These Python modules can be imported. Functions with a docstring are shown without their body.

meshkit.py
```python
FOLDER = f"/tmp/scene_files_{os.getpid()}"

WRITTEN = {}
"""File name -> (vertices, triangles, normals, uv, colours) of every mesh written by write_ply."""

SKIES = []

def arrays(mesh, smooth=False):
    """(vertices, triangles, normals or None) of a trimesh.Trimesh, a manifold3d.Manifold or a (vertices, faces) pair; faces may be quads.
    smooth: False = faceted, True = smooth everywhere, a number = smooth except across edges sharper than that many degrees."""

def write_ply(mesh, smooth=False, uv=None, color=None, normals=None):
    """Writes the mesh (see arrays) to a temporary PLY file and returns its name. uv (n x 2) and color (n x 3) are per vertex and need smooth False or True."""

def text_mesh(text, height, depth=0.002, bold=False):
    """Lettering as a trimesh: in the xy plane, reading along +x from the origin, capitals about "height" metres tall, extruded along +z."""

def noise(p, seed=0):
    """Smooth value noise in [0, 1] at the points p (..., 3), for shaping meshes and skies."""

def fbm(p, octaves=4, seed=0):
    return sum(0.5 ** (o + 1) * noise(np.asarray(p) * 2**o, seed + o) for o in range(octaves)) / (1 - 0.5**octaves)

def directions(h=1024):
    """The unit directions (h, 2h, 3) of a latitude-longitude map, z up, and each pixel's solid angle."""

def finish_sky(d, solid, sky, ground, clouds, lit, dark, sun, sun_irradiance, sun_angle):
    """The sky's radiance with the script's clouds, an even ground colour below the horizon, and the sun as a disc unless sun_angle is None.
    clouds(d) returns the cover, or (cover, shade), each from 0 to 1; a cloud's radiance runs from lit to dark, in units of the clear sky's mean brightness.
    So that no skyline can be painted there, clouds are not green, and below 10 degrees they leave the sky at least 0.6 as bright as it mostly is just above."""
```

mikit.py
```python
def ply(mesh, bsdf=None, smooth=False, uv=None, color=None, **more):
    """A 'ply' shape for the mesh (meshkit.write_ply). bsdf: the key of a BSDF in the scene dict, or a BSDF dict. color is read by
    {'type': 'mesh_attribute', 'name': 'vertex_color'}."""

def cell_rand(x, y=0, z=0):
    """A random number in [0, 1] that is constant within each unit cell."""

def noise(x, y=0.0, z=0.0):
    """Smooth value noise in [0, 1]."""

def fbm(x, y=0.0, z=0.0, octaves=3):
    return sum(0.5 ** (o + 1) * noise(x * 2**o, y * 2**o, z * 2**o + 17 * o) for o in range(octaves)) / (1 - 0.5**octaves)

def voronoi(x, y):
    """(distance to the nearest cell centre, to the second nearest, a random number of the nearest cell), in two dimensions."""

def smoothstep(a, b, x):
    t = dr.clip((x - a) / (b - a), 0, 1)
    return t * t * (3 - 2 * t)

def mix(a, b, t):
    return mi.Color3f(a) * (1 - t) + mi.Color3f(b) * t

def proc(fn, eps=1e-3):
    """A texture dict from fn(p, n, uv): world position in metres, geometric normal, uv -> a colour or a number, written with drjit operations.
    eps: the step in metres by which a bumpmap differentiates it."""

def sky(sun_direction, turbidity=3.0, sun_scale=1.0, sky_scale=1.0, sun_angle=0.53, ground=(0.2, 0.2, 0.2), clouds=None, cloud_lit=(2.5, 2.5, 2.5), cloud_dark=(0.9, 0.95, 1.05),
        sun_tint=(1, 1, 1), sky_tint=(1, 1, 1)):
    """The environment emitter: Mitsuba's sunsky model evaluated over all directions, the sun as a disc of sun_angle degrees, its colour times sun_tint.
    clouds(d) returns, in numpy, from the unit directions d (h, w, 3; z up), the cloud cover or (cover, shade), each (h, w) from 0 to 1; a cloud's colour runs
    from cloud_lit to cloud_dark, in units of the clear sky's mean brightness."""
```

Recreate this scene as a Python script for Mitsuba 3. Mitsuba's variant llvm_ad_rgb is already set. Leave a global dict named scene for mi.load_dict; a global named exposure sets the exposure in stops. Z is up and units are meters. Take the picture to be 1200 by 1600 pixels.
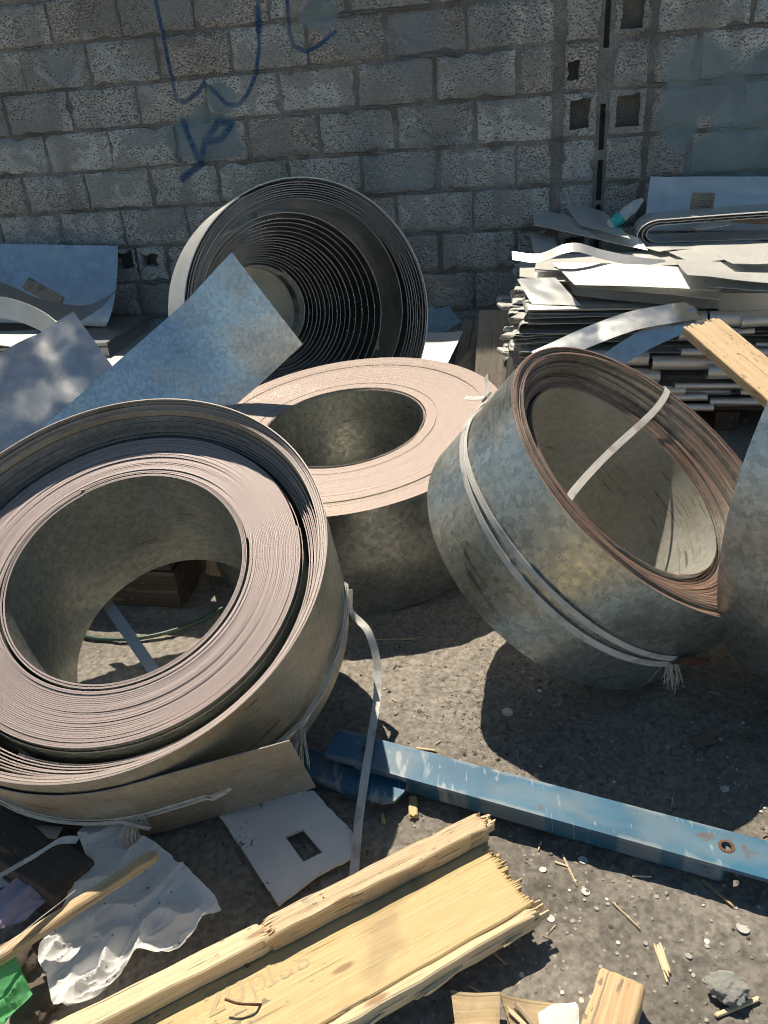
"""A scrap yard: coils of slit galvanised steel strip in front of a concrete block wall."""
import math
import numpy as np
import trimesh
import manifold3d as m3
from shapely.geometry import Polygon, box as sbox
import drjit as dr
import mitsuba as mi
import mikit
import meshkit
from mikit import proc, fbm, noise, voronoi, cell_rand, smoothstep, mix

rng = np.random.default_rng(7)
scene, labels = {}, {}

# ---------------------------------------------------------------- camera, sky, exposure
EYE = np.array([0.0, 0.0, 1.2])
FWD = np.array([-0.20914, 0.86976, -0.44697])
UP = np.array([-0.03190, 0.45077, 0.89207])
scene["camera"] = {"type": "perspective", "fov": 53.13, "fov_axis": "x", "near_clip": 0.02, "far_clip": 600.0,
                   "to_world": mi.ScalarTransform4f().look_at(origin=EYE.tolist(), target=(EYE + FWD).tolist(), up=UP.tolist())}
SUN_AZ, SUN_EL = math.radians(125.0), math.radians(62.5)
SUN = (math.cos(SUN_EL) * math.cos(SUN_AZ), math.cos(SUN_EL) * math.sin(SUN_AZ), math.sin(SUN_EL))


scene["sky"] = mikit.sky(SUN, turbidity=3, ground=(0.2, 0.19, 0.17), sky_scale=0.54, sky_tint=(0.98, 1.03, 0.90), sun_tint=(0.965, 1.0, 1.04))
exposure = 2.2

# ---------------------------------------------------------------- helpers
A = lambda *v: np.array(v[0] if len(v) == 1 else v, float)
unit = lambda v: np.asarray(v, float) / np.linalg.norm(v)
_seen = {}


def numbered(name):
    k = _seen.get(name, 0)
    _seen[name] = k + 1
    return name if k == 0 else f"{name}_{k:03d}"


def thing(name, label, cat, group=None, kind=None):
    """A top-level thing: the key its parts start with (or that its one mesh takes)."""
    key = numbered(name)
    labels[key] = {"label": label, "category": cat}
    if group:
        labels[key]["group"] = group
    if kind:
        labels[key]["kind"] = kind
    return key


def put(key, mesh, bsdf, smooth=False, uv=None, label=None, kind=None):
    scene[key] = mikit.ply(mesh, bsdf, smooth=smooth, uv=uv)
    if label or kind:
        labels.setdefault(key, {})
        if label:
            labels[key]["label"] = label
        if kind:
            labels[key]["kind"] = kind
    return key


def part(parent, name, mesh, bsdf, smooth=False, uv=None, label=None, kind=None):
    return put(numbered(f"{parent}__{name}"), mesh, bsdf, smooth, uv, label, kind)


def basis(n):
    n = unit(n)
    a = unit(np.cross([0, 0, 1.0], n))
    return a, np.cross(n, a), n


def join(*ms):
    """Joins (v, f, uv) triples or trimeshes into one (v, f, uv)."""
    V, Fc, U, at = [], [], [], 0
    for m in ms:
        if isinstance(m, trimesh.Trimesh):
            v, f = np.array(m.vertices), np.array(m.faces)
            u = v[:, :2].copy()
        else:
            v, f, u = m
        V.append(v), Fc.append(f + at), U.append(u)
        at += len(v)
    return np.vstack(V), np.vstack(Fc), np.vstack(U)


def quads(rows, cols, base=0):
    i, j = np.meshgrid(np.arange(rows - 1), np.arange(cols - 1), indexing="ij")
    q = np.stack([i * cols + j, i * cols + j + 1, (i + 1) * cols + j + 1, (i + 1) * cols + j], -1).reshape(-1, 4) + base
    return np.vstack([q[:, [0, 1, 2]], q[:, [0, 2, 3]]])


def ribbon(path, wdir, lo, hi, t, edge_v=10.0, across=2):
    """A strip of sheet of thickness t: path (n, 3) is its mid line, wdir the direction(s) across it, from lo to hi (scalars or arrays).
    uv: metres along, metres across; on the cut edges v starts at edge_v (a number or one per station)."""
    path = np.asarray(path, float)
    n = len(path)
    wdir = np.broadcast_to(np.asarray(wdir, float), (n, 3))
    lo, hi, ev = (np.broadcast_to(np.asarray(x, float), (n,)) for x in (lo, hi, edge_v))
    tan = np.gradient(path, axis=0)
    nor = np.cross(tan, wdir)
    nor /= np.linalg.norm(nor, axis=1, keepdims=True) + 1e-12
    s = np.r_[0, np.cumsum(np.linalg.norm(np.diff(path, axis=0), axis=1))]
    h = nor * (t / 2)
    out = []
    for sign in (1, -1):
        w = np.linspace(0, 1, across)
        p = path[:, None] + wdir[:, None] * (lo[:, None] + (hi - lo)[:, None] * w)[..., None] + sign * h[:, None]
        f = quads(n, across)
        uv = np.stack([np.repeat(s[:, None], across, 1), (hi - lo)[:, None] * w], -1)
        out.append((p.reshape(-1, 3), f if sign < 0 else f[:, ::-1], uv.reshape(-1, 2)))
    for at, sign in ((hi, 1), (lo, -1)):
        c = path + wdir * at[:, None]
        p = np.stack([c + h, c - h], 1).reshape(-1, 3)
        f = quads(n, 2)
        uv = np.stack([np.repeat(s[:, None], 2, 1), ev[:, None] + np.array([0, 0.4])], -1).reshape(-1, 2)
        out.append((p, f if sign < 0 else f[:, ::-1], uv))
    for k, sign in ((0, 1), (n - 1, -1)):
        c = np.array([path[k] + wdir[k] * lo[k] + h[k], path[k] + wdir[k] * hi[k] + h[k], path[k] + wdir[k] * hi[k] - h[k], path[k] + wdir[k] * lo[k] - h[k]])
        f = np.array([[0, 1, 2], [0, 2, 3]])
        out.append((c, f if sign > 0 else f[:, ::-1], np.full((4, 2), ev[k])))
    return join(*out)


def put_uv(key_or_parent, name, m, bsdf, **kw):
    """A ribbon-like (v, f, uv) as a part, or as the thing itself when name is None."""
    v, f, uv = m
    mesh = trimesh.Trimesh(v, f, process=False)
    if name is None:
        return put(key_or_parent, mesh, bsdf, True, uv, **kw)
    return part(key_or_parent, name, mesh, bsdf, True, uv, **kw)


def tube(points, radius, sides=6):
    p = np.asarray(points, float)
    n = len(p)
    r = np.broadcast_to(np.asarray(radius, float), (n,))
    tan = np.gradient(p, axis=0)
    tan /= np.linalg.norm(tan, axis=1, keepdims=True) + 1e-12
    ref = np.where(np.abs(tan[:, 2:3]) < 0.9, [[0, 0, 1.0]], [[1.0, 0, 0]])
    a = np.cross(tan, ref)
    a /= np.linalg.norm(a, axis=1, keepdims=True)
    b = np.cross(tan, a)
    ang = np.arange(sides) * 2 * math.pi / sides
    v = p[:, None] + r[:, None, None] * (np.cos(ang)[None, :, None] * a[:, None] + np.sin(ang)[None, :, None] * b[:, None])
    f = []
    for i in range(n - 1):
        for k in range(sides):
            x, y = i * sides + k, i * sides + (k + 1) % sides
            f += [[x, y, y + sides], [x, y + sides, x + sides]]
    v = np.vstack([v.reshape(-1, 3), p[:1], p[-1:]])
    for k in range(sides):
        f.append([(k + 1) % sides, k, n * sides])
        f.append([(n - 1) * sides + k, (n - 1) * sides + (k + 1) % sides, n * sides + 1])
    return trimesh.Trimesh(v, np.array(f), process=False)


def bevel_box(size, bevel=0.004):
    """A box with chamfered edges, centred on the origin."""
    x, y, z = np.asarray(size) / 2
    b = min(bevel, 0.45 * min(size))
    pts = []
    for sx in (-1, 1):
        for sy in (-1, 1):
            for sz in (-1, 1):
                pts += [(sx * x, sy * (y - b), sz * (z - b)), (sx * (x - b), sy * y, sz * (z - b)), (sx * (x - b), sy * (y - b), sz * z)]
    return trimesh.convex.convex_hull(np.array(pts))


def framed(mesh, o, x, y, z):
    """Moves a mesh's axes to x, y, z and its origin to o."""
    m = mesh.copy()
    m.vertices = np.asarray(o) + m.vertices[:, :1] * x + m.vertices[:, 1:2] * y + m.vertices[:, 2:3] * z
    return m


def smooth_path(pts, n=40):
    """A Catmull-Rom curve through the points."""
    p = np.asarray(pts, float)
    q = np.vstack([2 * p[0] - p[1], p, 2 * p[-1] - p[-2]])
    out = []
    for i in range(1, len(q) - 2):
        t = np.linspace(0, 1, max(2, n // (len(p) - 1)), endpoint=False)[:, None]
        a, b, c, d = q[i - 1], q[i], q[i + 1], q[i + 2]
        out.append(0.5 * (2 * b + (c - a) * t + (2 * a - 5 * b + 4 * c - d) * t**2 + (3 * b - a - 3 * c + d) * t**3))
    return np.vstack(out + [p[-1:]])


def extrude(poly, h):
    m = trimesh.creation.extrude_polygon(poly, h, engine="earcut")
    return m


def pebble(r, seed, sub=1, squash=0.6):
    m = trimesh.creation.icosphere(subdivisions=sub)
    v = m.vertices
    k = 1 + 0.75 * (meshkit.fbm(v * 1.4 + seed * 3.1, 3, int(seed) % 97) - 0.5)
    m.vertices = v * k[:, None] * np.asarray([1, 1, squash]) * r
    return m


# ---------------------------------------------------------------- materials
def bsdf(name, **kw):
    scene[name] = {"type": "twosided", "inner": {"type": "principled", **kw}}
    return name


def bumped(name, scale, fn, eps=1e-3, **kw):
    scene[name] = {"type": "twosided", "inner": {"type": "bumpmap", "arbitrary": proc(fn, eps), "scale": scale, "inner": {"type": "principled", **kw}}}
    return name


rgb = lambda r, g, b: {"type": "rgb", "value": [r, g, b]}


def spangle(uv, size):
    """Feathered zinc flakes: 0 to 1, constant within a flake."""
    u, v = uv.x / size, uv.y / size
    wu = u + 1.3 * noise(u * 2.4, v * 2.4, 3.0)
    wv = v + 1.3 * noise(u * 2.4, v * 2.4, 23.0)
    a = voronoi(wu, wv)
    return a[2]


def zinc(name, lo, hi, size=0.012, rough=(0.28, 0.5), metallic=0.85, dirt=(0.16, 0.14, 0.11), dirt_amount=0.5):
    def color(p, n, uv):
        s = spangle(uv, size)
        c = mix(lo, hi, s)
        d = smoothstep(0.5, 0.85, fbm(p.x * 7, p.y * 7, p.z * 7 + 5, 4)) * dirt_amount
        return mix(c, dirt, d)

    def ro(p, n, uv):
        return rough[0] + (rough[1] - rough[0]) * noise(uv.x / size, uv.y / size) + 0.18 * smoothstep(0.45, 0.8, noise(p.x * 10, p.y * 10, p.z * 10))

    return bsdf(name, base_color=proc(color), roughness=proc(ro), metallic=metallic)


def coil_steel(name, lo, hi, edge_a, edge_b, rough=(0.3, 0.5), size=0.012, dirt=(0.15, 0.12, 0.09), dirt_amount=0.5, metal=0.85):
    """Zinc on the sheet's two sides, bare sheared steel on its cut edges (where v is 10 or more, one tone per turn)."""
    def color(p, n, uv):
        s = spangle(uv, size)
        c = mix(lo, hi, s)
        big = fbm(p.x * 6, p.y * 6, p.z * 6 + 5, 4)
        c = mix(c, dirt, smoothstep(0.5, 0.85, big) * dirt_amount)
        c = mix(c, (0.13, 0.115, 0.10), smoothstep(0.78, 0.84, noise(uv.x * 16 + uv.y * 30, uv.y * 330 + uv.x * 5, 4)) * smoothstep(0.55, 0.7, big) * 0.7)
        turn = cell_rand(dr.floor(uv.y))
        e = mix(edge_a, edge_b, dr.clip(0.65 * turn + 0.7 * (fbm(uv.x * 9, uv.y, 0, 2) - 0.5) + 0.15, 0, 1))
        return dr.select(uv.y > 5, e, c)

    def ro(p, n, uv):
        return dr.select(uv.y > 5, 0.55, rough[0] + (rough[1] - rough[0]) * noise(uv.x / size, uv.y / size) + 0.15 * smoothstep(0.5, 0.8, noise(p.x * 9, p.y * 9, p.z * 9)))

    def me(p, n, uv):
        return dr.select(uv.y > 5, 0.12, metal)

    return bsdf(name, base_color=proc(color), roughness=proc(ro), metallic=proc(me))


coil_steel("steel_flat_coil", (0.32, 0.35, 0.33), (0.54, 0.56, 0.53), (0.335, 0.265, 0.235), (0.365, 0.295, 0.262), size=0.010, rough=(0.22, 0.42), dirt=(0.30, 0.25, 0.18))
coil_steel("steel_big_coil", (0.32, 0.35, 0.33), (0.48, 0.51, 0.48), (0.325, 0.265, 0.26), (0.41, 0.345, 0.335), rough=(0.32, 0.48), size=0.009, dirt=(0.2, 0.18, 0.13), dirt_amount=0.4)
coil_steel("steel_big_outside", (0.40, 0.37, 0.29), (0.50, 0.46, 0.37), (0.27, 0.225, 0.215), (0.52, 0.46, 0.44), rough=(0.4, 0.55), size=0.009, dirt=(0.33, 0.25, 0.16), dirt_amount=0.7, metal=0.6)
coil_steel("steel_tilted_coil", (0.34, 0.37, 0.355), (0.57, 0.60, 0.575), (0.21, 0.115, 0.08), (0.50, 0.35, 0.285), rough=(0.28, 0.46), size=0.010, dirt=(0.27, 0.25, 0.20))
coil_steel("steel_inside", (0.36, 0.37, 0.34), (0.46, 0.47, 0.43), (0.22, 0.14, 0.11), (0.36, 0.25, 0.21), rough=(0.4, 0.5), size=0.009, dirt=(0.3, 0.27, 0.2), metal=0.55)
coil_steel("steel_nested_coil", (0.62, 0.62, 0.58), (0.72, 0.72, 0.68), (0.30, 0.29, 0.29), (0.58, 0.57, 0.57), rough=(0.12, 0.22), size=0.03, metal=0.97, dirt_amount=0.3)
coil_steel("steel_edge_coil", (0.34, 0.36, 0.35), (0.55, 0.57, 0.55), (0.3, 0.23, 0.2), (0.45, 0.36, 0.32), rough=(0.28, 0.44), size=0.009, dirt=(0.30, 0.25, 0.17), dirt_amount=0.8)
zinc("zinc_sheet", (0.48, 0.52, 0.54), (0.72, 0.76, 0.77), size=0.0085, rough=(0.16, 0.34), metallic=0.92, dirt_amount=0.25)
zinc("zinc_smooth", (0.50, 0.53, 0.54), (0.62, 0.64, 0.64), size=0.03, rough=(0.14, 0.26), metallic=0.92, dirt=(0.3, 0.28, 0.26), dirt_amount=0.5)


def pale_color(p, n, uv):
    k = fbm(p.x * 5, p.y * 5, p.z * 9, 3)
    g = noise(uv.x * 90, uv.y * 6)
    return mix((0.60, 0.61, 0.59), (0.74, 0.745, 0.72), dr.clip(k * 1.2 - 0.1 + 0.2 * (g - 0.5), 0, 1))


bsdf("pale_sheet", base_color=proc(pale_color), roughness=0.46, metallic=0.72)
bsdf("plain_steel", base_color=rgb(0.42, 0.43, 0.43), roughness=0.36, metallic=0.9)


# concrete blocks: coarse pumice aggregate, one tone per block, blue and pale spray paint, smeared cement
def stroke(x, z, pts, width):
    """1 on a painted line through the points (wall x, z)."""
    d = mi.Float(9)
    for (x0, z0), (x1, z1) in zip(pts[:-1], pts[1:]):
        ex, ez = x1 - x0, z1 - z0
        t = dr.clip(((x - x0) * ex + (z - z0) * ez) / (ex * ex + ez * ez), 0, 1)
        d = dr.minimum(d, dr.sqrt(dr.square(x - x0 - t * ex) + dr.square(z - z0 - t * ez)))
    return 1 - smoothstep(width * 0.55, width * 1.5, d)


BLUE = [([(-2.003, 1.90), (-1.993, 1.692), (-1.985, 1.507), (-1.981, 1.404), (-1.94, 1.385), (-1.86, 1.42), (-1.814, 1.465), (-1.776, 1.439), (-1.701, 1.36), (-1.64, 1.352), (-1.58, 1.40), (-1.525, 1.48), (-1.49, 1.60), (-1.478, 1.70), (-1.45, 1.90)], 0.012),
        ([(-1.482, 1.67), (-1.472, 1.76)], 0.020),
        ([(-1.965, 1.30), (-1.935, 1.20), (-1.90, 1.09), (-1.853, 1.20), (-1.76, 1.285), (-1.69, 1.27), (-1.755, 1.205), (-1.84, 1.19)], 0.019),
        ([(-1.90, 1.09), (-2.02, 1.02)], 0.02),
        ([(-1.314, 1.90), (-1.325, 1.65), (-1.31, 1.59), (-1.25, 1.56), (-1.18, 1.58), (-1.09, 1.63)], 0.011)]
PALE = [([(-2.42, 1.72), (-2.30, 1.60), (-2.12, 1.44)], 0.022), ([(-2.87, 1.02), (-2.82, 1.25), (-2.78, 1.24), (-2.77, 1.02)], 0.014), ([(-2.75, 1.60), (-2.60, 1.46), (-2.48, 1.62)], 0.018)]
CEMENT = [((0.62, 1.30), 0.15, 0.17), ((0.86, 1.10), 0.18, 0.30), ((0.55, 1.12), 0.09, 0.12), ((0.72, 0.93), 0.14, 0.14), ((0.95, 1.36), 0.12, 0.06), ((-1.17, 1.70), 0.10, 0.06), ((-1.72, 1.39), 0.09, 0.07), ((-1.86, 1.22), 0.22, 0.13)]


def wall_wear(p):
    x = p.x + 0.05 * (noise(p.x * 14, p.z * 14, 1) - 0.5) + 0.02 * (noise(p.x * 50, p.z * 50, 1) - 0.5)
    z = p.z + 0.05 * (noise(p.x * 14, p.z * 14, 8) - 0.5) + 0.02 * (noise(p.x * 50, p.z * 50, 8) - 0.5)
    m = mi.Float(0)
    for (cx, cz), rx, rz in CEMENT:
        m = dr.maximum(m, 1 - smoothstep(0.8, 1.15, dr.sqrt(dr.square((x - cx) / rx) + dr.square((z - cz) / rz))))
    return m


def pumice(p):
    """Speckle of the aggregate: dark pits and pale grains."""
    return fbm(p.x * 150, p.y * 150, p.z * 150, 2)


def block_color(p, n, uv):
    tone = cell_rand(dr.floor(uv.x * 7 + 0.5), 3)
    warm = cell_rand(dr.floor(uv.x * 7 + 0.5), 8)
    g = pumice(p)
    base = mix((0.31, 0.315, 0.295), (0.46, 0.465, 0.435), tone)
    base = mix(base, (0.29, 0.25, 0.21), smoothstep(0.78, 0.95, warm) * 0.7)
    blot = fbm(p.x * 5, p.z * 5, 2, 4)
    base = base * (0.75 + 0.6 * blot)
    base = mix(base, (0.07, 0.07, 0.066), smoothstep(0.55, 0.68, 1 - g) * 0.85)
    base = mix(base, (0.66, 0.66, 0.63), smoothstep(0.58, 0.72, g) * 0.6)
    soot = smoothstep(0.55, 0.68, fbm(p.x * 2.6 + 3, p.z * 2.2, 14, 4))
    base = mix(base, (0.10, 0.10, 0.095), soot * 0.4)
    run = smoothstep(0.60, 0.74, fbm(p.x * 13, p.z * 1.3, 18, 3))
    base = mix(base, (0.17, 0.17, 0.16), run * 0.35)
    smear = smoothstep(0.54, 0.64, fbm(p.x * 7, p.z * 9, 24, 4))
    base = mix(base, (0.25, 0.25, 0.235), smear * 0.6)
    cem = wall_wear(p)
    cc = mix((0.13, 0.18, 0.19), (0.26, 0.33, 0.345), fbm(p.x * 8, p.z * 8, 3, 4))
    base = mix(base, cc, cem * 0.92)
    keep = 0.55 + 0.45 * smoothstep(0.35, 0.6, g)
    spray = 0.68 + 0.32 * smoothstep(0.3, 0.6, fbm(p.x * 9, p.z * 9, 6, 3))
    for pts, w in BLUE:
        base = mix(base, (0.006, 0.065, 0.17), stroke(p.x, p.z, pts, w * 0.85) * keep * spray)
    for pts, w in PALE:
        base = mix(base, (0.42, 0.46, 0.48), stroke(p.x, p.z, pts, w) * 0.55 * keep)
    tint = smoothstep(0.62, 0.8, fbm(p.x * 2.3, p.z * 3.1, 31, 3))
    return mix(base, (0.20, 0.29, 0.36), tint * 0.35)


def block_height(p, n, uv):
    return noise(p.x * 170, p.y * 170, p.z * 170) + 1.3 * noise(p.x * 45, p.y * 45, p.z * 45)


def mortar_color(p, n, uv):
    b = mix((0.11, 0.107, 0.098), (0.29, 0.285, 0.265), fbm(p.x * 12, p.z * 12, 4, 4))
    b = b * (0.75 + 0.5 * noise(p.x * 160, p.z * 160, 3))
    b = mix(b, (0.10, 0.10, 0.095), smoothstep(0.55, 0.68, fbm(p.x * 2.6 + 3, p.z * 2.2, 14, 4)) * 0.5)
    cem = wall_wear(p)
    b = mix(b, mix((0.13, 0.18, 0.19), (0.26, 0.33, 0.345), fbm(p.x * 8, p.z * 8, 3, 4)), cem * 0.9)
    for pts, w in BLUE:
        b = mix(b, (0.006, 0.065, 0.17), stroke(p.x, p.z, pts, w) * 0.6)
    return b


bumped("block_concrete", 0.0035, block_height, base_color=proc(block_color), roughness=0.92, specular=0.2)
bumped("mortar_cement", 0.004, lambda p, n, uv: fbm(p.x * 60, p.y * 60, p.z * 60, 3), base_color=proc(mortar_color), roughness=0.95, specular=0.15)


def dirt_color(p, n, uv):
    big = fbm(p.x * 1.6, p.y * 1.6, 3, 4)
    mid = fbm(p.x * 11, p.y * 11, 5, 4)
    fine = fbm(p.x * 120, p.y * 120, 1, 3)
    c = mix((0.130, 0.122, 0.110), (0.255, 0.237, 0.208), dr.clip(big * 1.7 - 0.35 + 0.5 * (mid - 0.5), 0, 1))
    oil = smoothstep(0.58, 0.76, fbm(p.x * 2.1 + 4, p.y * 2.1, 9, 4))
    c = mix(c, (0.075, 0.07, 0.063), oil * 0.35)
    c = c * (0.52 + 0.96 * fine)
    chip = voronoi(p.x * 55, p.y * 55)
    chip_on = (1 - smoothstep(0.10, 0.17, chip[0])) * smoothstep(0.80, 0.82, chip[2])
    return mix(c, (0.36, 0.34, 0.31), chip_on * 0.7)


bumped("dirt", 0.0035, lambda p, n, uv: fbm(p.x * 90, p.y * 90, 3, 2), base_color=proc(dirt_color), roughness=0.95, specular=0.15)


def wood(name, pale, deep, ring=(26, 3.5), knots=True, grime=(0.13, 0.11, 0.09), grime_amount=0.3, rough=0.7):
    """Sawn softwood: uv.x metres along the grain, uv.y across."""
    def color(p, n, uv):
        a = uv.x * ring[1] + 0.7 * noise(uv.x * 3, uv.y * 22, 5)
        w = uv.y * ring[0] * 10 + 2.2 * fbm(uv.x * 1.7, uv.y * 14, 2, 3)
        lines = fbm(w, a * 0.35, 4, 3)
        c = mix(pale, deep, dr.clip(lines * 1.4 - 0.2, 0, 1))
        fiber = noise(uv.x * 22, uv.y * 900, 1)
        c = c * (0.90 + 0.20 * fiber)
        kn = voronoi(uv.x * 5 + 0.3, uv.y * 17)
        c = mix(c, (0.22, 0.13, 0.065), (1 - smoothstep(0.05, 0.13, kn[0])) * smoothstep(0.62, 0.66, kn[2]) * 0.75)
        crack = smoothstep(0.86, 0.90, noise(uv.x * 2.2, uv.y * 170, 13))
        c = mix(c, grime, crack * 0.6)
        g = smoothstep(0.55, 0.8, fbm(p.x * 13, p.y * 13, p.z * 13, 4)) * grime_amount
        c = mix(c, grime, g)
        speck = smoothstep(0.80, 0.86, noise(uv.x * 70, uv.y * 210, 6)) * smoothstep(0.52, 0.66, fbm(uv.x * 6, uv.y * 20, 8, 2))
        return mix(c, grime, speck * 0.7)

    return bumped(name, 0.0012, lambda p, n, uv: fbm(uv.x * 12, uv.y * 420, 3, 2), base_color=proc(color), roughness=rough, specular=0.3)


wood("fresh_wood", (0.56, 0.435, 0.235), (0.50, 0.375, 0.185))
wood("split_wood", (0.72, 0.61, 0.42), (0.60, 0.46, 0.27), grime_amount=0.12)
wood("old_wood", (0.42, 0.34, 0.25), (0.26, 0.20, 0.15), grime_amount=0.6)
wood("grey_wood", (0.30, 0.27, 0.23), (0.17, 0.155, 0.135), grime_amount=0.5)
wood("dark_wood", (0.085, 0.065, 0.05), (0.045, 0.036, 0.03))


def blue_color(p, n, uv):
    k = fbm(p.x * 9, p.y * 9, p.z * 9, 4)
    c = mix((0.016, 0.085, 0.16), (0.03, 0.15, 0.25), dr.clip(k * 1.6 - 0.3, 0, 1))
    scratch = smoothstep(0.64, 0.80, fbm(uv.x * 42 + 14 * uv.y, uv.y * 16, 3, 4) + 0.25 * (fbm(uv.x * 6, uv.y * 9, 9, 3) - 0.5))
    c = mix(c, (0.36, 0.40, 0.41), scratch * 0.7)
    dust = smoothstep(0.42, 0.75, fbm(uv.x * 7, uv.y * 14, 12, 4))
    c = mix(c, (0.24, 0.24, 0.22), dust * 0.28)
    edge = smoothstep(0.030, 0.040, dr.abs(uv.y) + 0.012 * (fbm(uv.x * 30, uv.y * 60, 5, 3) - 0.5))
    c = mix(c, (0.30, 0.31, 0.30), edge * 0.45 * smoothstep(0.4, 0.6, noise(uv.x * 25, 3, 2)))
    fine_s = smoothstep(0.91, 0.96, noise(uv.x * 260 + 90 * uv.y, uv.y * 34 + uv.x * 7, 2)) * smoothstep(0.45, 0.6, fbm(uv.x * 7, uv.y * 20, 15, 2))
    c = mix(c, (0.34, 0.38, 0.40), fine_s * 0.5)
    rust = smoothstep(0.70, 0.78, fbm(p.x * 21, p.y * 21, p.z * 21 + 3, 4))
    return mix(c, (0.12, 0.055, 0.03), rust * 0.6)


bsdf("blue_paint", base_color=proc(blue_color), roughness=0.42, specular=0.5)
bsdf("rust", base_color=proc(lambda p, n, uv: mix((0.07, 0.032, 0.02), (0.16, 0.085, 0.05), fbm(p.x * 60, p.y * 60, p.z * 60, 3))), roughness=0.85)


def foam_color(p, n, uv):
    pit = smoothstep(0.74, 0.80, noise(p.x * 190, p.y * 190, 4)) * smoothstep(0.62, 0.72, fbm(p.x * 13, p.y * 13, 1, 2))
    c = mix((0.60, 0.60, 0.59), (0.76, 0.76, 0.75), fbm(p.x * 14, p.y * 14, 2, 4))
    return mix(c, (0.12, 0.12, 0.12), pit * 0.8)


bumped("white_board", 0.0015, lambda p, n, uv: fbm(p.x * 45, p.y * 45, 3, 3), base_color=proc(foam_color), roughness=0.75)


def film_color(p, n, uv):
    dirty = smoothstep(0.5, 0.8, fbm(p.x * 8, p.y * 8, p.z * 8, 4))
    c = mix((0.92, 0.93, 0.92), (0.72, 0.72, 0.68), dirty * 0.4)
    return mix(c, (0.14, 0.12, 0.10), smoothstep(0.90, 0.94, noise(p.x * 120, p.y * 120, p.z * 120)) * 0.8)


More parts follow.
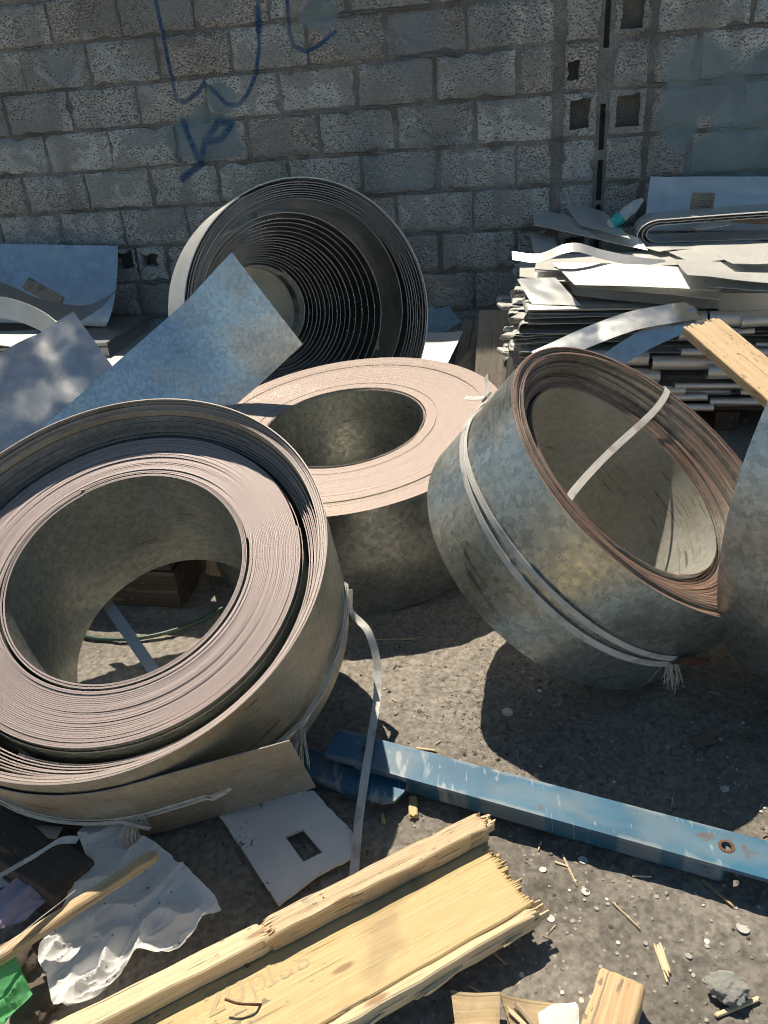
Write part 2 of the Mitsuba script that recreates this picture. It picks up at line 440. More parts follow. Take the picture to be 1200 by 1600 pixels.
scene["plastic_film"] = {"type": "principledthin", "base_color": proc(film_color), "roughness": 0.4, "diff_trans": 0.65}
scene["strap_plastic"] = {"type": "principledthin", "base_color": proc(lambda p, n, uv: mix(mix((0.58, 0.58, 0.56), (0.82, 0.82, 0.79), fbm(uv.x * 30, uv.y * 200, 2, 3)), (0.20, 0.17, 0.14), smoothstep(0.56, 0.72, fbm(p.x * 28, p.y * 28, p.z * 28, 3)) * 0.35)), "roughness": 0.35, "diff_trans": 0.5}
scene["green_plastic"] = {"type": "principledthin", "base_color": rgb(0.16, 0.52, 0.22), "roughness": 0.12, "diff_trans": 0.8}
scene["purple_film"] = {"type": "principledthin", "base_color": proc(lambda p, n, uv: mix((0.30, 0.27, 0.36), (0.60, 0.55, 0.66), fbm(p.x * 30, p.y * 30, p.z * 30, 3))), "roughness": 0.5, "diff_trans": 0.5}
scene["clear_plastic"] = {"type": "principledthin", "base_color": rgb(0.80, 0.86, 0.88), "roughness": 0.12, "spec_trans": 0.55, "diff_trans": 0.4, "eta": 1.4}
bsdf("teal_label", base_color=rgb(0.03, 0.36, 0.36), roughness=0.4)
bsdf("string_fibre", base_color=proc(lambda p, n, uv: mix((0.46, 0.41, 0.34), (0.70, 0.65, 0.57), fbm(p.x * 90, p.y * 90, p.z * 90, 2))), roughness=0.7)
bsdf("slug_dull", base_color=proc(lambda p, n, uv: mix((0.20, 0.19, 0.17), (0.42, 0.40, 0.37), cell_rand(dr.floor(p.x * 31), dr.floor(p.y * 31)))), roughness=0.7)
bsdf("slug_metal", base_color=proc(lambda p, n, uv: mix((0.38, 0.38, 0.36), (0.68, 0.68, 0.65), cell_rand(dr.floor(p.x * 31), dr.floor(p.y * 31)))), roughness=0.5, metallic=0.3)
bsdf("gravel_stone", base_color=proc(lambda p, n, uv: mix((0.09, 0.083, 0.073), (0.29, 0.265, 0.235), cell_rand(dr.floor(p.x * 90), dr.floor(p.y * 90)))), roughness=0.9, specular=0.2)
bumped("slag", 0.006, lambda p, n, uv: fbm(p.x * 60, p.y * 60, p.z * 60, 3), base_color=proc(lambda p, n, uv: mix((0.13, 0.135, 0.125), (0.34, 0.35, 0.33), fbm(p.x * 45, p.y * 25, p.z * 25, 4))), roughness=0.95)
bsdf("mud", base_color=proc(lambda p, n, uv: mix((0.06, 0.05, 0.042), (0.16, 0.14, 0.12), fbm(p.x * 40, p.y * 40, p.z * 40, 3))), roughness=0.95, specular=0.1)
bsdf("ink", base_color=rgb(0.10, 0.075, 0.05), roughness=0.8)
bsdf("faded_print", base_color=rgb(0.43, 0.335, 0.195), roughness=0.8)
bsdf("dark_rubber", base_color=rgb(0.03, 0.03, 0.032), roughness=0.6)

# ---------------------------------------------------------------- ground
def lump(x, y):
    """Height of the trodden dirt."""
    p = np.stack([np.asarray(x, float), np.asarray(y, float), np.zeros_like(np.asarray(x, float))], -1)
    h = 0.022 * (meshkit.fbm(p * 3.1, 4, 5) - 0.5) + 0.012 * (meshkit.fbm(p * 19, 3, 9) - 0.5) + 0.0045 * (meshkit.fbm(p * 75, 2, 21) - 0.5)
    return h - 0.004


def spaced(lo, hi, step, far):
    core = np.arange(lo, hi + step / 2, step)
    grow = np.cumsum(step * 1.28 ** np.arange(1, 34))
    grow = grow[grow < far]
    return np.r_[lo - grow[::-1], core, hi + grow]


gx, gy = spaced(-1.1, 0.75, 0.008, 180), spaced(0.45, 1.75, 0.008, 180)
X, Y = np.meshgrid(gx, gy, indexing="ij")
gv = np.stack([X, Y, lump(X, Y)], -1).reshape(-1, 3)
put("ground", trimesh.Trimesh(gv, quads(len(gx), len(gy))[:, ::-1], process=False), "dirt", True)
labels["ground"] = {"label": "grey brown trodden dirt littered with chips and metal punchings", "kind": "structure"}

# ---------------------------------------------------------------- wall
WY, BH, TOP = 4.268, 0.2037, 2.06
Z0 = 1.6982            # the joint under the highest course in view
wall = thing("block_wall", "grey concrete block wall with blue spray paint and an open vertical crack", "wall")
OFFS = {-1: -3.02, 0: -2.847, 1: -3.008, 2: -2.816, 3: -3.014, 4: -2.834, 5: -3.01, 6: -2.83, 7: -3.01, 8: -2.84}
JOINT = {0: [-2.736, -2.339, -1.919, -1.526, -1.118, -0.705, -0.325, 0.0]}
hollow, cracks = [], []


def rough_block(x0, x1, z0, z1, hole=None, proud=0.0, depth=0.10, seed=0):
    """A block: its face outline worn unevenly, edges chamfered."""
    r = np.random.default_rng(seed)
    w, h = x1 - x0, z1 - z0
    nx, nz = max(3, int(w / 0.045)), 5
    pts = []
    for (ax, az), (bx, bz), n in (((0, 0), (w, 0), nx), ((w, 0), (w, h), nz), ((w, h), (0, h), nx), ((0, h), (0, 0), nz)):
        for t in np.arange(n) / n:
            pts.append((ax + (bx - ax) * t, az + (bz - az) * t))
    pts = np.array(pts)
    inward = (np.array([w / 2, h / 2]) - pts) / np.array([w / 2, h / 2])
    bite = np.abs(r.normal(0, 0.004, len(pts))) + (r.random(len(pts)) < 0.12) * r.uniform(0.004, 0.020, len(pts))
    pts = pts + inward * bite[:, None]
    n = len(pts)
    lay = [(0.010, proud - 0.004 + r.normal(0, 0.0012, n)), (0.0, proud - 0.010 + r.normal(0, 0.001, n)), (0.0, -depth + np.zeros(n))]
    V = [np.c_[x0 + pts[:, 0] + inward[:, 0] * q * (w / 2 > 0), WY - y, z0 + pts[:, 1] + inward[:, 1] * q] for q, y in lay]
    if hole is None:
        k = 2
        inner = np.c_[x0 + pts[:, 0] * 0.86 + w * 0.07, np.full(n, WY - proud) + r.normal(0, 0.001, n), z0 + pts[:, 1] * 0.80 + h * 0.10]
        V = [np.array([[x0 + w / 2, WY - proud, z0 + h / 2]]), inner] + V
        F = [[0, 1 + (i + 1) % n, 1 + i] for i in range(n)]
        base = 1
    else:
        ring = []
        cx, cz, hx, hz, ir = hole
        for q in pts:
            d = np.array([(q[0] - w / 2) / (w / 2), (q[1] - h / 2) / (h / 2)])
            d /= np.abs(d).max()
            ring.append((cx + hx * d[0] * (1 + ir * r.normal()), cz + hz * d[1] * (1 + ir * r.normal())))
        ring = np.array(ring)
        V = [np.c_[x0 + ring[:, 0], np.full(n, WY + 0.065), z0 + ring[:, 1]], np.c_[x0 + ring[:, 0], np.full(n, WY - proud + 0.001), z0 + ring[:, 1]]] + V
        F, base = [], 0
    total = sum(len(v) for v in V)
    rows = (total - base) // n
    for k in range(rows - 1):
        for i in range(n):
            a, b = base + k * n + i, base + k * n + (i + 1) % n
            F += [[a, b, b + n], [a, b + n, a + n]]
    v = np.vstack(V)
    return trimesh.Trimesh(v, np.array(F)[:, ::-1], process=False)


count = 0


def block(x0, x1, k, hole=None, proud=0.0, zs=None, gap=0.0055):
    global count
    z1, z0 = zs or (Z0 - (k - 1) * BH, Z0 - k * BH)
    z1 = min(z1, TOP)
    if z1 - z0 < 0.03:
        return
    count += 1
    m = rough_block(x0 + gap, x1 - gap, z0 + gap, z1 - gap, hole, proud, seed=count)
    m.fix_normals()
    tone = np.full((len(m.vertices), 2), (count * 1.0) / 7.0)
    part(wall, "block", m, "block_concrete", True if False else False, tone)


for k in range(-1, 9):
    off = OFFS.get(k - 1, -3.01)
    xs = [off + 0.4 * i for i in range(-3, 30)]
    xs = [x for x in xs if -4.2 < x < -0.06]
    edges = xs + [-0.035]
    if edges[-1] - edges[-2] < 0.1:
        edges.pop(-2)
    for a, b in zip(edges[:-1], edges[1:]):
        hole = None
        if k == 6 and a < -2.40 < b:
            block(a, -2.398, k, (0.135, 0.122, 0.062, 0.050, 0.16))
            block(-2.398, b, k, (0.082, 0.122, 0.052, 0.038, 0.16))
            continue
        block(a + rng.normal(0, 0.004), b + rng.normal(0, 0.004), k, hole, proud=rng.normal(0, 0.005))
    # the half blocks of the pillar beside the crack, some with their hollow end outwards
    block(0.0, 0.172, k, {2: (0.045, 0.08, 0.026, 0.042, 0.14), 3: (0.08, 0.098, 0.046, 0.066, 0.05), 6: (0.08, 0.09, 0.05, 0.06, 0.05)}.get(k), proud=0.004)
    block(0.214 + 0.012 * (k == 2), 0.395, k, {1: (0.085, 0.095, 0.050, 0.070, 0.05), 3: (0.09, 0.098, 0.054, 0.068, 0.05)}.get(k), proud=0.002)
    start = 0.41 if k % 2 else 0.61
    if k % 2 == 0:
        block(0.41, 0.60, k)
    for i in range(6):
        block(start + 0.4 * i, start + 0.4 * i + 0.4, k, proud=rng.normal(0, 0.003))
# joints: a slab set back behind the block faces, open at the crack and at the broken cores
slab = m3.Manifold.cube([7.0, 0.13, TOP + 0.15], False).translate([-4.1, WY + 0.013, -0.14])
cut = []
for z0, z1 in ((1.46, 2.1), (1.03, 1.23), (0.80, 0.985), (0.45, 0.78), (0.0, 0.43)):
    cut.append(m3.Manifold.cube([0.026, 0.115, z1 - z0], False).translate([0.180 + 0.004 * (1.5 - z0), WY - 0.02, z0]))
for x, z, w, h in ((0.08, 1.19, 0.11, 0.15), (0.30, 1.595, 0.13, 0.17), (0.305, 1.19, 0.14, 0.16), (0.047, 1.37, 0.06, 0.10), (0.08, 0.58, 0.10, 0.13)):
    cut.append(m3.Manifold.cube([w, 0.07, h], True).translate([x, WY + 0.035, z]))
for x, z, w, h in ((-2.475, 0.60, 0.17, 0.14), (-2.316, 0.60, 0.13, 0.11)):
    cut.append(m3.Manifold.cube([w, 0.11, h], True).translate([x, WY + 0.05, z]))
slab = slab - m3.Manifold.batch_boolean(cut, m3.OpType.Add)
mm = slab.to_mesh()
put(f"{wall}__mortar", trimesh.Trimesh(mm.vert_properties[:, :3], mm.tri_verts, process=False), "mortar_cement")
# mortar squeezed out of the joints, uneven
sq = []
for k in range(0, 8):
    z = Z0 - k * BH
    x = -3.3
    while x < 1.3:
        L = rng.uniform(0.04, 0.16)
        if rng.random() < 0.55 and abs(x + L / 2 - 0.19) > 0.06 + L / 2:
            m = trimesh.creation.icosphere(subdivisions=1)
            m.vertices = m.vertices * [L / 2, 0.007, rng.uniform(0.004, 0.010)] * (1 + 0.5 * (meshkit.fbm(m.vertices * 2 + k + x, 2, 4)[:, None] - 0.5)) + [x + L / 2, WY + 0.006, z + rng.normal(0, 0.002)]
            sq.append(m)
        x += L
put(f"{wall}__joint_lump", trimesh.util.concatenate(sq), "mortar_cement", True, kind="stuff")
m = pebble(0.014, 3, 2, 0.9)
m.apply_translation([-0.69, WY - 0.002, 1.302])
put(f"{wall}__stone", m, "mortar_cement", True)

# ---------------------------------------------------------------- coils
class Coil:
    def __init__(self, centre, normal):
        self.c = np.array(centre, float)
        self.a, self.b, self.n = basis(normal)

    def at(self, ang, r, z=0.0, o=(0.0, 0.0), rb=None):
        """Points at an angle, a radius (rb across the other axis) and a height along the axis, about the centre moved by o."""
        ang = np.asarray(ang, float)
        r, z = np.broadcast_to(r, ang.shape), np.broadcast_to(z, ang.shape)
        rb = r if rb is None else np.broadcast_to(rb, ang.shape)
        ox, oy = np.broadcast_to(o[0], ang.shape), np.broadcast_to(o[1], ang.shape)
        return self.c + (ox + r * np.cos(ang))[..., None] * self.a + (oy + rb * np.sin(ang))[..., None] * self.b + z[..., None] * self.n

    def wind(self, r0, r1, turns, width, thick, top=lambda i, a: 0 * a, centre=lambda f: (0 * f, 0 * f), rb0=None, rb1=None, start=0.0, seg=128, wob=0.0, wf=None, seed=1):
        """Strip wound from radius r0 to r1; top(turn, angle) is the height of its upper edge."""
        n = int(turns * seg) + 1
        t = np.linspace(0, turns, n)
        f = t / turns
        f = f if wf is None else wf(f)
        ang = start + t * 2 * math.pi
        r = r0 + (r1 - r0) * f
        rb = r if rb0 is None else rb0 + (rb1 - rb0) * f
        if wob:
            k = meshkit.fbm(np.stack([np.cos(ang) * 1.3, np.sin(ang) * 1.3, np.floor(t) * 0 + t * 0.9], -1), 2, seed) - 0.5
            r, rb = r + wob * k, rb + wob * k
        hi = top(t, ang)
        p = self.at(ang, r, 0.0, centre(f), rb)
        return ribbon(p, self.n, hi - width, hi, thick, edge_v=10 + np.floor(t), across=2)

    def hoop(self, ang, r, z, w, thick=0.0012, o=(0, 0), rb=None):
        """A band lying on the outside along the angles."""
        p = self.at(ang, r, z, o, rb)
        return ribbon(p, self.n, -w / 2, w / 2, thick)


def jitter(seed, amp, n=200):
    j = np.random.default_rng(seed).normal(0, amp, n)
    return lambda t: j[np.minimum(np.floor(t).astype(int), n - 1)]


def nvec(th, ph):
    return np.array([math.sin(th) * math.cos(ph), math.sin(th) * math.sin(ph), math.cos(th)])


# flat coil in the middle
B = Coil((-0.624, 2.147, 0.394), nvec(0.149, -1.934))
cb = thing("steel_coil", "flat lying tight steel coil with smooth pinkish cut face, middle of the yard", "steel coil", "coils of slit steel strip")
jb = jitter(11, 0.00035)
put_uv(cb, "winding", B.wind(0.258, 0.498, 72, 0.345, 0.00328, top=lambda t, a: jb(t) - 0.004 * np.isin(np.floor(t), (52, 53)) - 0.002 * (np.floor(t) == 9), seg=150), "steel_flat_coil")
jb2 = jitter(12, 0.003)
put_uv(cb, "inner_turn", B.wind(0.249, 0.255, 4, 0.345, 0.0010, top=lambda t, a: jb2(t) - 0.004 + 0.004 * np.cos(a + t), start=0.2, seg=150), "steel_flat_coil", label="loose innermost turns of the core")
del labels[cb]["group"]

# big tilted coil, front left
C = Coil((-0.85, 1.213, 0.42), nvec(0.476, -1.453))
cc = thing("steel_coil", "big front left steel coil tied with frayed string, its outer turns standing proud", "steel coil")
jc = jitter(21, 0.0007)
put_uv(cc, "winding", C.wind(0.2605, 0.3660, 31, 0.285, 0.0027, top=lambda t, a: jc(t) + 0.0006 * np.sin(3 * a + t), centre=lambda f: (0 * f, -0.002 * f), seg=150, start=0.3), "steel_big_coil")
jc2 = jitter(22, 0.0025)
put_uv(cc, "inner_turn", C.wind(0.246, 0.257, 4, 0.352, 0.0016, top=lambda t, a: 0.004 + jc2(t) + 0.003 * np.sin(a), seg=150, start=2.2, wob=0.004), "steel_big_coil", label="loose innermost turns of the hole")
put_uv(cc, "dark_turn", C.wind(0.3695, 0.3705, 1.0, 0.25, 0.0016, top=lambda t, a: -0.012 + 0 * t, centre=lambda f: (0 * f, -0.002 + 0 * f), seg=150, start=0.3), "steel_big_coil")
jo = jitter(23, 0.002)
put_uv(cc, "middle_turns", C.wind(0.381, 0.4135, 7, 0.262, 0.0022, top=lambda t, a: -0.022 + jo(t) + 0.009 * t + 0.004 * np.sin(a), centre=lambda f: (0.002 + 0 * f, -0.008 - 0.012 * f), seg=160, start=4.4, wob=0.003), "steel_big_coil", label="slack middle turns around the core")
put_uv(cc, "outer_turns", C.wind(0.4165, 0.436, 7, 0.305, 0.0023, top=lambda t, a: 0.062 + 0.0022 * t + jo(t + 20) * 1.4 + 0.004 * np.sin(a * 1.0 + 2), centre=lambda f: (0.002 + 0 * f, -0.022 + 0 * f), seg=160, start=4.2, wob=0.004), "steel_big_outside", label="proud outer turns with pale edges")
# loose tail of the strip: hugs the outside from the left, then runs straight out to the right
ang = np.linspace(math.radians(205), math.radians(288), 50)
pa = C.at(ang, 0.4405, 0, (0.002, -0.021))
tdir = unit(pa[-1] - pa[-2])
tail = np.vstack([pa, pa[-1] + tdir * np.linspace(0.008, 0.27, 24)[:, None] + C.n * (np.linspace(0, 1, 24) ** 2 * 0.0)[:, None]])
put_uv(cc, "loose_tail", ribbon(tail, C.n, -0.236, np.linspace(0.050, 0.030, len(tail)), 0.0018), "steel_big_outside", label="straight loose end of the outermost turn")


def strands(path, n, spread, r, seed, droop=0.0):
    g = np.random.default_rng(seed)
    ms = []
    for i in range(n):
        s = np.linspace(0, 1, len(path))[:, None]
        q = g.uniform(-1, 1, (3, 3))
        off = spread * (q[0] * np.sin(3.1 * s + q[1, 0] * 3) + 0.7 * q[2] * np.sin(8 * s + q[1, 1] * 3))
        ms.append(tube(np.asarray(path) + off, r * g.uniform(0.7, 1.3), 5))
    return trimesh.util.concatenate(ms)


o_ = (0.002, -0.021)
sa = np.linspace(math.radians(8), math.radians(-34), 30)
p1 = C.at(sa, np.linspace(0.441, 0.450, 30), np.linspace(-0.13, -0.135, 30), o_)
part(cc, "string", strands(p1, 13, 0.006, 0.0017, 1), "string_fibre", True)
knot = p1[-1]
tail_mid = tail[::-1]
outn = unit(np.cross(C.n, tdir)) * -1
if np.dot(outn, pa[-1] - C.c) < 0:
    outn = -outn
p2 = np.vstack([knot[None], tail[-14::-3] + outn * 0.003 + C.n * -0.11])
p2 = smooth_path(np.vstack([p2, C.at(np.radians(np.linspace(284, 232, 10)), 0.4455, np.linspace(-0.112, -0.125, 10), o_)]), 70)
part(cc, "string", strands(p2, 12, 0.006, 0.0015, 2), "string_fibre", True)
g = np.random.default_rng(5)
fr = []
for i in range(34):
    d = unit(0.25 * outn + A(-0.30, -0.25, -0.55) + g.normal(0, 0.22, 3))
    L = g.uniform(0.035, 0.075)
    s = np.linspace(0, 1, 7)[:, None]
    fr.append(tube(knot + outn * 0.006 + g.normal(0, 0.004, 3) + d * L * s + A(0, 0, -0.02) * s**2, 0.0008, 4))
part(cc, "frayed_end", trimesh.util.concatenate(fr), "string_fibre", True, label="frayed string ends below the knot")
k2 = C.at(np.array([math.radians(281)]), 0.449, -0.115, o_)[0]
fr = []
for i in range(30):
    s = np.linspace(0, 1, 8)[:, None]
    w = g.normal(0, 1, 3)
    fr.append(tube(k2 + A(*g.normal(0, 0.006, 3)) + A(0.0, -0.012, -0.085 * g.uniform(0.6, 1)) * s + A(w[0], w[1], 0) * 0.006 * np.sin(s * 4) + A(0, -0.01, 0.012) * np.sin(s * 3.1), 0.0008, 4))
part(cc, "frayed_end", trimesh.util.concatenate(fr), "string_fibre", True, label="drooping tuft of string at the front")

# tilted oval coil, right
D = Coil((0.234, 1.640, 0.485), nvec(0.689, -0.314))
an = 2.736
D.a, D.b = D.a * math.cos(an) + D.b * math.sin(an), -D.a * math.sin(an) + D.b * math.cos(an)
cd = thing("steel_coil", "oval tilted steel coil on the right with plastic bands around its spangled side", "steel coil")
jd = jitter(31, 0.0034)


def d_top(t, a):
    k = t / 58
    step = np.where(k > 0.62, 0.0, -0.012) + np.where(k < 0.42, -0.022, 0.0)
    return step - 0.028 * (1 - k) + jd(t) + 0.004 * np.sin(a * 2 + t * 0.4)


put_uv(cd, "winding", D.wind(0.268, 0.4135, 58, 0.30, 0.0018, top=d_top, centre=lambda f: (0.026 * (1 - f), -0.030 * (1 - f)), rb0=0.274, rb1=0.369, seg=130, start=1.35, wob=0.0045, wf=lambda f: f ** 0.9), "steel_tilted_coil")
put_uv(cd, "outer_turn", D.wind(0.4155, 0.418, 1.6, 0.315, 0.0016, top=lambda t, a: 0.0 * t, rb0=0.3705, rb1=0.373, seg=150, start=0.9), "steel_tilted_coil", label="spangled outermost turn")
put_uv(cd, "inner_turn", D.wind(0.259, 0.2635, 1.9, 0.285, 0.0013, top=lambda t, a: -0.056 + 0.003 * np.sin(a + t), centre=lambda f: (0.026 + 0 * f, -0.030 + 0 * f), rb0=0.264, rb1=0.269, seg=130, start=1.3), "steel_inside", label="loose innermost turn, pale where the sun falls in")
# band across the opening, from the far rim to the near inside
q0, q1 = D.at(np.array([math.radians(219)]), 0.420, 0.003, rb=0.375)[0], D.at(np.array([math.radians(213)]), 0.30, -0.02, (0.02, -0.02))[0]
q2 = D.at(np.array([math.radians(9)]), 0.255, -0.085, (0.026, -0.030))[0]
qm = D.at(np.array([math.radians(221)]), 0.423, -0.06, rb=0.378)[0]
sp = smooth_path([qm, q0, q1, 0.62 * q1 + 0.38 * q2 - 0.035 * D.n + 0.022 * D.a, 0.28 * q1 + 0.72 * q2 - 0.035 * D.n + 0.020 * D.a, q2], 60)
put_uv(cd, "strap", ribbon(sp, unit(np.cross(unit(q2 - q0), D.n)), -0.0085, 0.0085, 0.001), "strap_plastic", label="pale plastic strap across the opening")
for dz, w, seed in ((-0.148, 0.016, 1), (-0.174, 0.016, 2)):
    aa = np.linspace(math.radians(-76), math.radians(72), 120)
    gz = dz + 0.008 * np.sin(aa * 3 + seed) + (0.010 * seed - 0.015) * np.exp(-((aa + 0.7) / 0.3) ** 2)
    tw = np.sin(aa * 2.2 + seed) * 0.45
    p = D.at(aa, 0.4215 + 0.0015 * seed, gz, rb=0.3765 + 0.0015 * seed)
    rad = D.at(aa, 1.0, 0, rb=1.0) - D.c
    wd = D.n * np.cos(tw)[:, None] + rad * np.sin(tw)[:, None] * 0.4
    wd /= np.linalg.norm(wd, axis=1, keepdims=True)
    put_uv(cd, "band", ribbon(p, wd, -w / 2, w / 2, 0.0011), "strap_plastic", label="plastic band around the side" if seed == 1 else "lower twisted plastic band around the side")
bk = D.at(np.array([math.radians(-67)]), 0.428, -0.155, rb=0.385)[0]
rr = unit(bk - D.c - D.n * np.dot(bk - D.c, D.n))
tt = np.cross(D.n, rr)
part(cd, "buckle", framed(bevel_box((0.030, 0.022, 0.006), 0.002), bk, tt, D.n, rr), "plain_steel", label="metal buckle of the plastic bands")
for i, (d, L) in enumerate(((-0.75 * D.n - 0.5 * tt + 0.35 * rr, 0.085), (0.2 * D.n - 0.8 * tt + 0.4 * rr, 0.06))):
    pp = bk + unit(d) * np.linspace(0, L, 8)[:, None] + rr * (0.012 * np.linspace(0, 1, 8) ** 2)[:, None]
    put_uv(cd, "band_end", ribbon(pp, unit(np.cross(d, rr)), -0.007, 0.007, 0.0011), "strap_plastic")
ke = D.at(np.array([math.radians(74)]), 0.424, -0.165, rb=0.379)[0]
re_ = unit(ke - D.c - D.n * np.dot(ke - D.c, D.n))
te = np.cross(D.n, re_)
wedge = extrude(Polygon([(-0.035, -0.010), (0.05, -0.012), (0.062, 0.010), (0.0, 0.018), (-0.02, 0.012)]), 0.004)
wedge.vertices = wedge.vertices + [0.02, 0.012, 0]
part(cd, "wood_shim", framed(wedge, ke + re_ * 0.004, te, D.n, re_), "rust", label="rusty scrap wedged under the bands")
fr = []
for i in range(26):
    s = np.linspace(0, 1, 7)[:, None]
    d = unit(0.5 * te - 0.5 * D.n + 0.2 * re_ + A(0, 0, -0.5) + g.normal(0, 0.28, 3))
    fr.append(tube(ke + te * g.uniform(-0.02, 0.02) - D.n * 0.012 + d * g.uniform(0.03, 0.06) * s + A(0, 0, -0.012) * s**2, 0.0009, 4))
part(cd, "frayed_end", trimesh.util.concatenate(fr), "string_fibre", True, label="frayed end of the bands")

# telescoped coil standing by the wall
E_ = Coil((-0.918, 2.898, 0.563), nvec(1.378, -0.908))
ca = thing("steel_coil", "upright steel coil by the wall, its turns pulled out into a deep nest of rings", "steel coil")
ja = jitter(41, 0.004)


def nest(t, a):
    """How far the turn's front edge lies behind the rim: bunched outside, a few wide steps, then many even ones."""
    return np.interp(t, [0, 12, 16, 17, 18, 26], [-0.40, -0.215, -0.135, -0.12, -0.016, 0.0]) + ja(t) * np.where(t < 12, 1.0, 0.5) + 0.003 * np.sin(a + t)


def nest_c(f):
    return -0.095 * (1 - f) ** 1.2, 0.045 * (1 - f) ** 1.2


put_uv(ca, "winding", E_.wind(0.188, 0.492, 26, 0.30, 0.0024, top=nest, centre=nest_c, seg=150, start=0.8, wob=0.007, wf=lambda f: np.interp(f * 26, [0, 12, 16, 17, 18, 26], [0, 0.37, 0.57, 0.63, 0.78, 1.0])), "steel_nested_coil")
put_uv(ca, "outer_turn", E_.wind(0.497, 0.503, 2, 0.33, 0.002, top=lambda t, a: 0.002 + 0 * t, seg=150, start=2.0, wob=0.004), "pale_sheet", label="pale sunlit outermost turn")
dd = trimesh.creation.cylinder(radius=0.186, height=0.004, sections=72)
oc = nest_c(np.array(0.0))
part(ca, "core_disc", framed(dd, E_.c + E_.a * oc[0] + E_.b * oc[1] - E_.n * 0.50, E_.a, E_.b, E_.n), "zinc_core", label="dull olive round plate closing the core")
zinc("zinc_core", (0.40, 0.39, 0.33), (0.47, 0.46, 0.39), size=0.02, rough=(0.5, 0.6), metallic=0.3, dirt=(0.1, 0.1, 0.08), dirt_amount=0.5)

# coil at the right edge of the view
G_ = Coil((0.643, 1.669, 0.5), (0.74, -0.67, -0.03))
ce = thing("steel_coil", "upright steel coil cut off by the right edge of the picture", "steel coil")
jg = jitter(51, 0.001)
put_uv(ce, "winding", G_.wind(0.26, 0.494, 40, 0.30, 0.0052, top=lambda t, a: 0.30 + jg(t), seg=120), "steel_edge_coil")
put_uv(ce, "outer_turn", G_.wind(0.4975, 0.5, 1.4, 0.30, 0.002, top=lambda t, a: 0.30 + 0 * t, seg=160, start=2.5), "steel_edge_coil")

# ---------------------------------------------------------------- lumber builder
def lumber(p0, p1, up, width, thick, lanes=8, rag0=0.0, rag1=0.0, seed=1, warp=0.0, taper=None, stations=14, rough=0.0006):
    """A sawn board from p0 to p1 (its top face's mid line): lengthwise fibres of their own length, so that a ragged end splinters.
    Returns (v, f, uv); uv runs along and across the grain."""
    g_ = np.random.default_rng(seed)
    p0, p1 = np.asarray(p0, float), np.asarray(p1, float)
    ax = unit(p1 - p0)
    side = unit(np.cross(ax, up))
    upv = np.cross(side, ax)
    L = np.linalg.norm(p1 - p0)
    low0 = meshkit.fbm(np.stack([np.arange(lanes) * 0.45, np.full(lanes, seed * 1.7), np.zeros(lanes)], -1), 2, 3)
    e0 = np.clip(0.65 * low0 + 0.45 * g_.uniform(0, 1, (2, lanes)) ** 2, 0, 1) * np.where(g_.random((2, lanes)) < 0.10, 0.05, 1.0) * rag0
    e1 = g_.uniform(0, 1, (2, lanes)) ** 1.6 * rag1
    cuts = np.r_[0, np.sort(np.clip((np.arange(1, lanes) + g_.uniform(-0.35, 0.35, lanes - 1)) / lanes, 0.01, 0.99)), 1]
    out = []
    for layer in range(2):
        for i in range(lanes):
            a, b = (cuts[i] - 0.5) * width, (cuts[i + 1] - 0.5) * width
            s = np.r_[e0[layer, i], np.linspace(rag0, L - rag1, stations) if L > rag0 + rag1 else [L / 2], L - e1[layer, i]]
            zt, zb = (0.0, -thick * 0.5) if layer == 0 else (-thick * 0.5, -thick)
            n = len(s)
            pinch = np.ones(n)
            if rag0 > 0:
                pinch[0] = g_.uniform(0.15, 0.8)
            if rag1 > 0:
                pinch[-1] = g_.uniform(0.15, 0.8)
            sag = warp * np.sin(s / L * math.pi)
            wob = lambda k: rough * (meshkit.noise(np.stack([s * 55, np.full(n, a * 90 + k), np.full(n, layer + seed)], -1), 3) - 0.5) * 2
            edge_l, edge_r = (i == 0), (i == lanes - 1)
            mid = (a + b) / 2
            A_ = np.where(np.arange(n) >= 0, mid + (a - mid) * pinch, 0) + (wob(1) if edge_l else 0)
            B_ = mid + (b - mid) * pinch + (wob(2) if edge_r else 0)
            ch = min(0.0022, thick * 0.2)
            z1 = zt + sag + (wob(3) if layer == 0 else 0) - (zt - zb) * 0.35 * (1 - pinch)
            z0 = zb + sag
            za, zc = (z1 - (ch if (edge_l and layer == 0) else 0)), (z1 - (ch if (edge_r and layer == 0) else 0))
            ring = [(A_, z0), (A_, za), (A_ + (ch if edge_l and layer == 0 else 1e-5), z1), (B_ - (ch if edge_r and layer == 0 else 1e-5), z1), (B_, zc), (B_, z0)]
            pts = np.stack([p0 + ax * s[:, None] + side * x[:, None] + upv * np.broadcast_to(z, (n,))[:, None] for x, z in ring], 1)
            m = len(ring)
            per = np.r_[0, np.cumsum([abs(ring[k + 1][0] - ring[k][0]).mean() + np.abs(np.asarray(ring[k + 1][1]) - np.asarray(ring[k][1])).mean() for k in range(m - 1)])]
            for k in range(m):
                kk = (k + 1) % m
                seg = np.stack([pts[:, k], pts[:, kk]], 1).reshape(-1, 3)
                w0 = a + per[k] + 0.37 * seed
                uv = np.stack([np.repeat(s + seed * 3.3, 2), np.tile([w0, w0 + (per[kk] - per[k] if kk else thick)], n)], -1)
                out.append((seg, quads(n, 2), uv))
            for st, fl in ((0, False), (n - 1, True)):
                c = pts[st]
                f = np.array([[0, q, q + 1] for q in range(1, m - 1)])
                out.append((c, f[:, ::-1] if fl else f, np.stack([np.full(m, 0.3 * i), np.linspace(0, 0.05, m)], -1)))
    v, f, uv = join(*out)
    return v, f, uv


def put_flat(key, name, m, mat, **kw):
    v, f, uv = m
    mesh = trimesh.Trimesh(v, f, process=False)
    if name is None:
        return put(key, mesh, mat, False, uv, **kw)
    return part(key, name, mesh, mat, False, uv, **kw)


